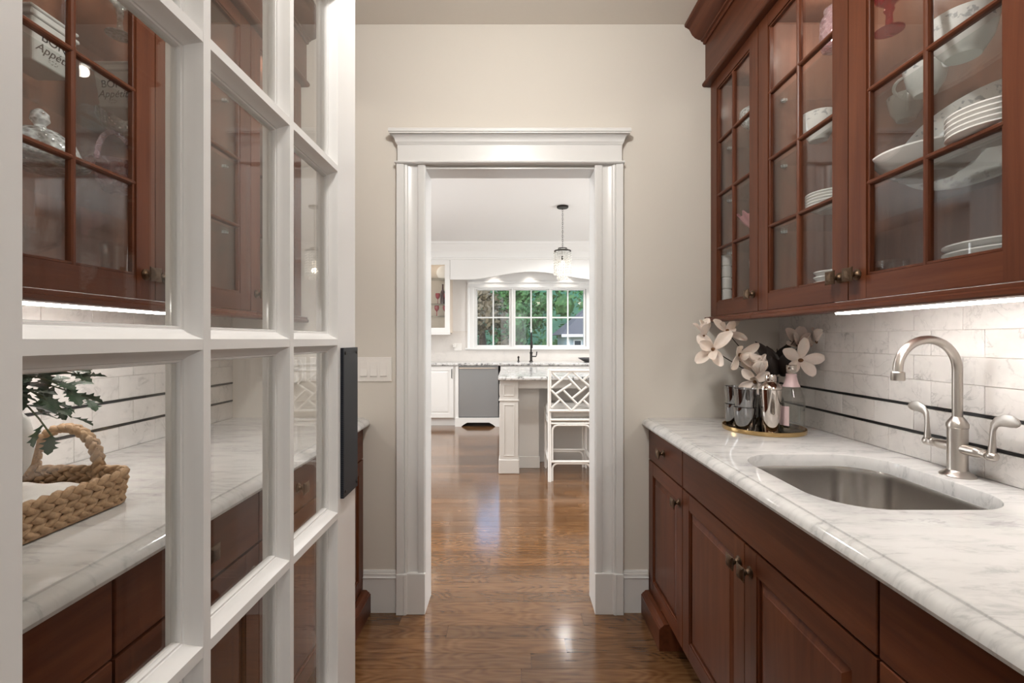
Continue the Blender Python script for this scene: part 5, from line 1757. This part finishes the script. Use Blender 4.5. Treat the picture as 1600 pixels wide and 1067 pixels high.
# ------------------------------------------------------------------ tray with drinks things
TX, TY = 1.015, 1.84
tr = thing('serving_tray', (TX, TY, CT), 'round brass rimmed tray on the marble in the far corner', 'tray')
MB().lathe([(0, .002), (.147, .002), (.148, .0), (.1505, .001), (.1515, .008), (.1515, .0165), (.1500, .0175), (.1485, .0165), (.1475, .006), (.146, .0045), (0, .0045)], (TX, TY, CT), 64).go('rim', M['gold'], tr, smooth=True, angle=35)
MB().lathe([(0, 0), (.1462, 0), (.1462, .0012), (0, .0012)], (TX, TY, CT + .0046), 48).go('mirror_base', plain('dark_mirror', (.30, .24, .18), .06, metal=1.0), tr)
TZ = CT + .0062


def tumbler(x, y, z, label):
    o = MB().lathe(shell([(.030, 0), (.033, .003), (.035, .010), (.0425, .092)], .0022), (x, y, z), 28).go('tumbler', M['smoke'], smooth=True, angle=40)
    return tag(o, label, 'tumbler', 'smoked glass tumblers on the tray')


for (x, y, w) in ((.922, 1.800, 'nearer stack'), (.928, 1.893, 'farther stack')):
    tumbler(x, y, TZ, 'lower smoked glass tumbler of the %s on the brass tray' % w)
    tumbler(x, y, TZ + .073, 'upper smoked glass tumbler of the %s on the brass tray' % w)
sx, sy = .990, 1.742
sh_ = thing('cocktail_shaker', (sx, sy, TZ), 'polished steel cocktail shaker between the tumblers and the bottle', 'shaker')
MB().lathe([(0, 0), (.026, 0), (.028, .003), (.034, .08), (.0395, .158), (.0400, .168), (0, .168)], (sx, sy, TZ), 36).go('body', M['chrome'], sh_, smooth=True, angle=40)
MB().lathe([(0, 0), (.0385, 0), (.0385, .003), (.037, .010), (.030, .020), (.021, .026), (.018, .030), (0, .030)], (sx, sy, TZ + .1685), 36).go('strainer_top', M['chrome'], sh_, smooth=True, angle=40)
MB().lathe([(0, 0), (.0185, 0), (.0200, .003), (.0190, .022), (.0175, .026), (0, .027)], (sx, sy, TZ + .1988), 30).go('cap', M['chrome'], sh_, smooth=True, angle=40)
bx_, by_ = 1.083, 1.765
bo = thing('water_bottle', (bx_, by_, TZ), 'clear glass water bottle with pink labels and silver cap', 'bottle')
MB().lathe(shell([(.040, 0), (.0455, .004), (.0465, .012), (.0465, .118), (.044, .140), (.034, .168), (.0235, .190), (.0180, .212), (.0165, .242)], .0025), (bx_, by_, TZ), 32).go('body', M['clear'], bo, smooth=True, angle=45)
MB().lathe([(0, .004), (.0432, .006), (.0432, .116), (0, .117)], (bx_, by_, TZ), 28).go('water', M['water'], bo, smooth=True)
MB().lathe([(0, 0), (.0182, 0), (.0188, .002), (.0188, .017), (.017, .019), (0, .019)], (bx_, by_, TZ + .242), 24).go('cap', M['chrome'], bo, smooth=True, angle=35)
nl = MB(); 
nl.lathe([(.0305, .1765), (.0241, .190), (.0186, .212), (.0178, .226), (.0182, .226), (.0190, .212), (.0245, .190), (.0309, .1765)], (bx_, by_, TZ), 28, cap=False)
nl.go('neck_label', M['pinklabel'], bo, smooth=True)
# front label: a curved patch facing the aisle side
vs, fs = [], []
for k in range(13):
    a = PI * .86 + (PI * .42) * k / 12
    for r_ in (.0469, .0473):
        for z in (.030, .104):
            vs.append((bx_ + r_ * math.cos(a), by_ + r_ * math.sin(a), TZ + z))
for k in range(12):
    a, b = k * 4, k * 4 + 4
    fs += [(a, a + 1, b + 1, b), (a + 2, b + 2, b + 3, a + 3), (a + 1, a + 3, b + 3, b + 1), (a, b, b + 2, a + 2)]
fs += [(0, 2, 3, 1), (48, 49, 51, 50)]
mesh_obj('front_label', vs, fs, M['pinklabel'], bo, smooth=True)

# dark vase of magnolias
VXc, VYc = 1.070, 1.890
lathe_thing('bottle_vase', [(0, 0), (.046, 0), (.050, .004), (.056, .05), (.052, .11), (.038, .150), (.030, .175), (.034, .205), (.031, .205), (.026, .175), (.034, .148), (0, .10)], (VXc, VYc, TZ), M['vase_dark'], 'dark brown vase holding magnolia branches on the tray', 'vase', seg=28)


def petal_mesh(name, L, W, cup_, curl, mat, parent, base, axis, up, open_a, spin, thick=.0012):
    """cupped petal leaving BASE; AXIS: flower axis; turned out by open_a from the axis, spun about it"""
    ax = Vector(axis).normalized()
    u = ax.orthogonal().normalized()
    w = ax.cross(u)
    out = (u * math.cos(spin) + w * math.sin(spin))
    side = ax.cross(out)
    nu, nv = 5, 7
    vs, fs = [], []
    for j in range(nv):
        t = j / (nv - 1)
        width = W * (.20, .52, .82, .98, 1.0, .80, .30)[j]
        ang = open_a + curl * (t - .35)
        # integrate the bent spine
        s = Vector((0, 0, 0))
        M_ = 8
        for q in range(M_):
            tt = t * (q + .5) / M_
            aa = open_a + curl * (tt - .35)
            s += (ax * math.cos(aa) + out * math.sin(aa)) * (L * t / M_)
        nrm = -(out * math.cos(ang) - ax * math.sin(ang))
        for i in range(nu):
            p = (i / (nu - 1)) * 2 - 1
            vs.append(Vector(base) + s + side * (width * .5 * p) + nrm * (cup_ * width * p * p))
    for j in range(nv - 1):
        for i in range(nu - 1):
            fs.append((j * nu + i, j * nu + i + 1, (j + 1) * nu + i + 1, (j + 1) * nu + i))
    return mesh_obj(name, [tuple(v) for v in vs], fs, mat, parent, smooth=True, angle=180, solid=thick, subsurf=1, recalc=False)


def blossom(parent, c, axis, size, opens, n_in=3, n_out=5, seed=0, width=.55):
    """stamens as the part, petals as its sub-parts"""
    rr = random.Random(seed)
    ax = Vector(axis).normalized()
    core = MB().lathe([(0, -.006), (.006, -.004), (.0085, .002), (.0075, .010), (.004, .018), (0, .022)], c, 10, tuple(ax)).go('blossom', M['petal_base'], parent, smooth=True)
    base = Vector(c) - ax * .003
    for k in range(n_out):
        petal_mesh('petal', 1.32 * size * rr.uniform(.88, 1.1), size * width * 1.36 * rr.uniform(.9, 1.1), .28, rr.uniform(-.5, .3), M['petal'], core, base, axis, None, opens[1] * rr.uniform(.85, 1.15), 2 * PI * (k + rr.uniform(-.12, .12)) / n_out)
    for k in range(n_in):
        petal_mesh('petal', 1.32 * size * rr.uniform(.75, .95), size * width * 1.36 * rr.uniform(.85, 1.0), .34, rr.uniform(-.7, -.2), M['petal'], core, base + ax * .003, axis, None, opens[0] * rr.uniform(.85, 1.15), 2 * PI * (k + .5 + rr.uniform(-.12, .12)) / max(1, n_in))
    return core


def leaf_mesh(parent, base, tip, width, mat, droop=.01, roll=0.0):
    b, t = Vector(base), Vector(tip)
    d = t - b
    L = d.length; d.normalize()
    side = d.cross(Vector((0, 0, 1)))
    side = side.normalized() if side.length > .1 else Vector((1, 0, 0))
    side = Matrix.Rotation(roll, 3, d) @ side
    nrm = side.cross(d)
    vs, fs = [], []
    for j in range(8):
        q = j / 7
        wv = width * .5 * math.sin(PI * min(1, .05 + q * .95)) ** .8
        for i in (-1, -.5, 0, .5, 1):
            vs.append(b + d * L * q + side * wv * i + nrm * (abs(i) * wv * .35 - droop * math.sin(PI * q)))
    for j in range(7):
        for i in range(4):
            fs.append((j * 5 + i, j * 5 + i + 1, j * 5 + 6 + i, j * 5 + 5 + i))
    return mesh_obj('leaf', [tuple(v) for v in vs], fs, mat, parent, smooth=True, angle=180, solid=.001, recalc=False)


def at(px, py, y):
    """point at depth y that was measured at pixel (px, py) of the 1600 px wide photograph"""
    return ((px - 800) / 711.1 * y, y, CAM_Z + (530 - py) / 711.1 * y)


NECK = (VXc, VYc, TZ + .20)


def branch(label, paths, blossoms, leaves, name='magnolia_branch'):
    r = thing(name, NECK, label, 'flower branch', 'magnolia branches in the dark vase')
    for p in paths:
        MB().tube([(VXc, VYc, TZ + .115), NECK] + p, [.003] + [.0028] + [.0022] * (len(p) - 1) + [.0014], 6).go('stem', M['branch'], r, smooth=True)
    for b in blossoms:
        blossom(r, *b[:4], **b[4])
    for l in leaves:
        leaf_mesh(r, *l)
    return r


branch('magnolia branch leaning left with several open pale blossoms',
       [[at(1190, 575, 1.88), at(1160, 575, 1.86), at(1135, 560, 1.86), at(1116, 548, 1.86)], [at(1180, 560, 1.90), at(1158, 545, 1.92), at(1137, 520, 1.93)], [at(1180, 575, 1.87), at(1150, 562, 1.84)]],
       [(at(1115, 546, 1.85), (-.55, -.60, .10), .072, (.75, 1.35), dict(seed=3, n_in=2, n_out=4, width=.52)),
        (at(1136, 518, 1.93), (-.15, -.75, .35), .062, (.6, 1.15), dict(seed=5, n_in=3, n_out=4, width=.50)),
        (at(1155, 554, 1.84), (.35, -.80, -.25), .070, (.6, 1.2), dict(seed=8, n_in=2, n_out=4, width=.52)),
        (at(1101, 524, 1.87), (-.2, -.3, .8), .058, (.3, .55), dict(seed=12, n_in=2, n_out=3, width=.6))],
       [])
branch('magnolia branch with one closed cup shaped blossom over the tumblers',
       [[at(1200, 580, 1.85), at(1186, 588, 1.82)], [at(1205, 580, 1.85), at(1192, 603, 1.80)]],
       [(at(1187, 586, 1.82), (-.22, -.25, .85), .068, (.22, .42), dict(seed=21, n_in=3, n_out=5, width=.72)),
        (at(1180, 596, 1.83), (-.55, -.65, -.15), .050, (.7, 1.2), dict(seed=22, n_in=1, n_out=4, width=.6))],
       [])
branch('magnolia branch rising right against the marble tiles with two open blossoms',
       [[at(1228, 575, 1.88), at(1240, 568, 1.86), at(1250, 563, 1.84)], [at(1232, 560, 1.90), at(1245, 545, 1.92)], [at(1240, 570, 1.90), at(1262, 560, 1.90), at(1279, 545, 1.88), at(1282, 528, 1.86)]],
       [(at(1250, 563, 1.83), (-.05, -.95, .05), .066, (1.0, 1.35), dict(seed=31, n_in=0, n_out=5, width=.58)),
        (at(1247, 541, 1.92), (-.15, -.55, .60), .072, (.5, .95), dict(seed=34, n_in=2, n_out=5, width=.52)),
        (at(1277, 535, 1.86), (.05, -.2, .9), .052, (.25, .5), dict(seed=37, n_in=2, n_out=4, width=.62))],
       [])
branch('bare magnolia twig of large dark brown leaves in the middle of the vase',
       [[at(1215, 560, 1.90), at(1214, 545, 1.92)]],
       [],
       [(at(1214, 575, 1.91), at(1180, 533, 1.93), .07, M['leaf_dark'], .01, .5), (at(1214, 562, 1.92), at(1246, 522, 1.96), .085, M['leaf_dark'], .012, -.5),
        (at(1212, 585, 1.90), at(1198, 540, 1.90), .085, M['leaf_dark'], .01, .2), (at(1216, 585, 1.90), at(1226, 540, 1.93), .085, M['leaf_dark'], .01, -.2),
        (at(1210, 590, 1.88), at(1203, 556, 1.86), .07, M['leaf_dark'], .01, .9), (at(1222, 588, 1.87), at(1226, 552, 1.84), .07, M['leaf_dark'], .01, -.7)])

# ------------------------------------------------------------------ woven basket, white vase and greenery on the left counter
BX0, BX1, BY0, BY1 = -1.185, -.852, .60, 1.055
bk = thing('woven_basket', ((BX0 + BX1) / 2, (BY0 + BY1) / 2, CT), 'long low basket of braided straw with arched handles', 'basket')


def braid(path, amp, rad, pitch, name, flat=1.0):
    """three-strand plait along a closed or open polyline of points with up vector z"""
    P = [Vector(p) for p in path]
    d = [0.0]
    for i in range(1, len(P)): d.append(d[-1] + (P[i] - P[i - 1]).length)
    total = d[-1]
    nseg = int(total / .0045)
    m = MB()

    def pos(s):
        s = max(0, min(total - 1e-6, s))
        for i in range(1, len(d)):
            if d[i] >= s:
                t = (s - d[i - 1]) / max(1e-9, d[i] - d[i - 1])
                return P[i - 1].lerp(P[i], t), (P[i] - P[i - 1]).normalized()
        return P[-1], (P[-1] - P[-2]).normalized()
    for k in range(3):
        pts, rs = [], []
        for j in range(nseg + 1):
            s = total * j / nseg
            p, t = pos(s)
            up = Vector((0, 0, 1))
            if abs(t.z) > .2 or flat != 1.0:
                up = flat if isinstance(flat, Vector) else up
                up = (up - t * up.dot(t)).normalized()
            nr = t.cross(up).normalized()
            a = 2 * PI * s / pitch + 2 * PI * k / 3
            pts.append(p + up * (amp * math.sin(a)) + nr * (rad * .6 * math.sin(2 * a)))
            rs.append(rad * (1.0 + .05 * math.sin(a * 3.1 + k)))
        m.tube(pts, rs, 6)
    return m.go(name, M['straw'], bk, smooth=True, angle=60)


def outline(inset, z, n=6):
    q = rrect(BX0 + inset, BX1 - inset, BY0 + inset, BY1 - inset, .045, n)
    q = q + [q[0]]
    return [(p[0], p[1], z) for p in q]


for i, z in enumerate((.0185, .0410, .0630)):
    braid(outline(.012 + .002 * (2 - i), CT + z), .0092, .0068, .078, 'braid_row')
bot = rrect(BX0 + .012, BX1 - .012, BY0 + .012, BY1 - .012, .04, 6)
nb = len(bot)
mesh_obj('base', [(p[0], p[1], CT + .003) for p in bot] + [(p[0], p[1], CT + .008) for p in bot], [tuple(range(nb)), tuple(range(2 * nb - 1, nb - 1, -1))] + [(i, (i + 1) % nb, nb + (i + 1) % nb, nb + i) for i in range(nb)], M['straw'], bk)
for yy in (BY1 - .014, BY0 + .014):
    hx = -1.020
    pts = [(hx - .074, yy, CT + .045)] + [(hx + .074 * math.cos(PI - a), yy, CT + .082 + .082 * math.sin(a)) for a in [PI * k / 14 for k in range(15)]] + [(hx + .074, yy, CT + .045)]
    braid(pts, .0080, .0070, .052, 'handle', Vector((0, 1, 0)))
# folded cloth in the basket
cl = []
nx, ny = 14, 18
for j in range(ny + 1):
    for i in range(nx + 1):
        x = BX0 + .035 + (BX1 - BX0 - .07) * i / nx; y = BY0 + .04 + (BY1 - BY0 - .085) * j / ny
        e = min(i, nx - i) / nx * 2
        cl.append((x, y, CT + .012 + .034 * (min(1, e * 2.2)) ** .5 + .005 * math.sin(i * 1.3 + j * .7) * math.sin(j * .9)))
cf = [(j * (nx + 1) + i, j * (nx + 1) + i + 1, (j + 1) * (nx + 1) + i + 1, (j + 1) * (nx + 1) + i) for j in range(ny) for i in range(nx)]
tag(mesh_obj('folded_cloth', cl, cf, M['cloth'], smooth=True, angle=180, solid=.003, recalc=False), 'white folded cloth lying in the woven basket', 'cloth')
WXv, WYv = -1.075, .905
lathe_thing('white_vase', [(0, 0), (.050, 0), (.058, .006), (.082, .05), (.090, .095), (.080, .145), (.052, .180), (.042, .195), (.046, .215), (.043, .215), (.038, .195), (.048, .178), (0, .15)], (WXv, WYv, CT + .053), M['ceramic'], 'rounded white ceramic vase standing in the woven basket', 'vase', seg=36)
NK = Vector((WXv, WYv, CT + .053 + .205))
gp = thing('greenery_spray', tuple(NK), 'bushy spray of lobed grey green leaves in the white vase', 'plant')


def lobed_leaf(L):
    """flat lobed leaf along +x with a folded midrib"""
    half = [(0, .02), (.12, .10), (.20, .26), (.27, .12), (.36, .16), (.44, .34), (.52, .16), (.60, .18), (.70, .30), (.76, .14), (.86, .14), (1.0, 0.0)]
    vs, fs = [], []
    for (x, w) in half:
        vs += [(x * L, 0, .05 * L * math.sin(PI * x)), (x * L + w * L * .12, w * L, .05 * L * math.sin(PI * x) + w * L * .25), (x * L + w * L * .12, -w * L, .05 * L * math.sin(PI * x) + w * L * .25)]
    for i in range(len(half) - 1):
        a, b = i * 3, i * 3 + 3
        fs += [(a, b, b + 1, a + 1), (a, a + 2, b + 2, b)]
    return vs, fs


LV, LF = lobed_leaf(.047)
proto_leaf = None
rr = random.Random(5)
stems = [((.20, -.04, -.075), 9), ((.175, .06, -.02), 9), ((.14, -.10, .03), 9), ((.10, .12, .06), 8), ((.16, .00, .075), 9), ((-.05, -.10, .10), 7), ((.03, .03, .15), 8), ((-.12, .05, .08), 6), ((.06, -.12, .10), 8), ((.185, .015, -.05), 8), ((.11, .08, .01), 8), ((.12, -.09, -.04), 9), ((.195, -.02, -.03), 9), ((.18, .04, .03), 9), ((.15, .03, .05), 9), ((.19, .00, .01), 9), ((.13, -.05, .075), 9), ((.16, -.07, -.01), 9), ((.09, .04, .09), 9), ((.175, -.03, .05), 9)]
for (dv, nl_) in stems:
    end = NK + Vector(dv)
    mid = NK + Vector((dv[0] * .45, dv[1] * .45, max(.05, dv[2] * .6 + .06)))
    pts = []
    for q in range(8):
        t = q / 7
        pts.append(NK * ((1 - t) ** 2) + mid * (2 * t * (1 - t)) + end * (t * t))
    MB().tube([tuple(NK - Vector((0, 0, .03)))] + [tuple(p) for p in pts], .0016, 5).go('stem', M['stem'], gp, smooth=True)
    for k in range(nl_):
        t = .25 + .75 * k / (nl_ - 1)
        i = min(6, int(t * 7)); f = t * 7 - i
        p = pts[i].lerp(pts[min(7, i + 1)], f)
        tg = (pts[min(7, i + 1)] - pts[i]).normalized()
        sd_ = Vector((rr.uniform(-1, 1), rr.uniform(-1, 1), rr.uniform(-.6, .6)))
        dr = (tg * .7 + sd_ * .8).normalized()
        if proto_leaf is None:
            proto_leaf = mesh_obj('leaf', LV, LF, M['fern'], gp, origin=(0, 0, 0), recalc=False)
            o = proto_leaf
        else:
            o = proto_leaf.copy(); COL.objects.link(o)
        up = Vector((rr.uniform(-.5, .5), rr.uniform(-.5, .5), 1))
        zx = (up - dr * up.dot(dr)).normalized()
        yx = zx.cross(dr)
        s_ = rr.uniform(.75, 1.25)
        o.matrix_local = Matrix.Translation(p - NK) @ Matrix((dr, yx, zx)).transposed().to_4x4() @ Matrix.Scale(s_, 4)
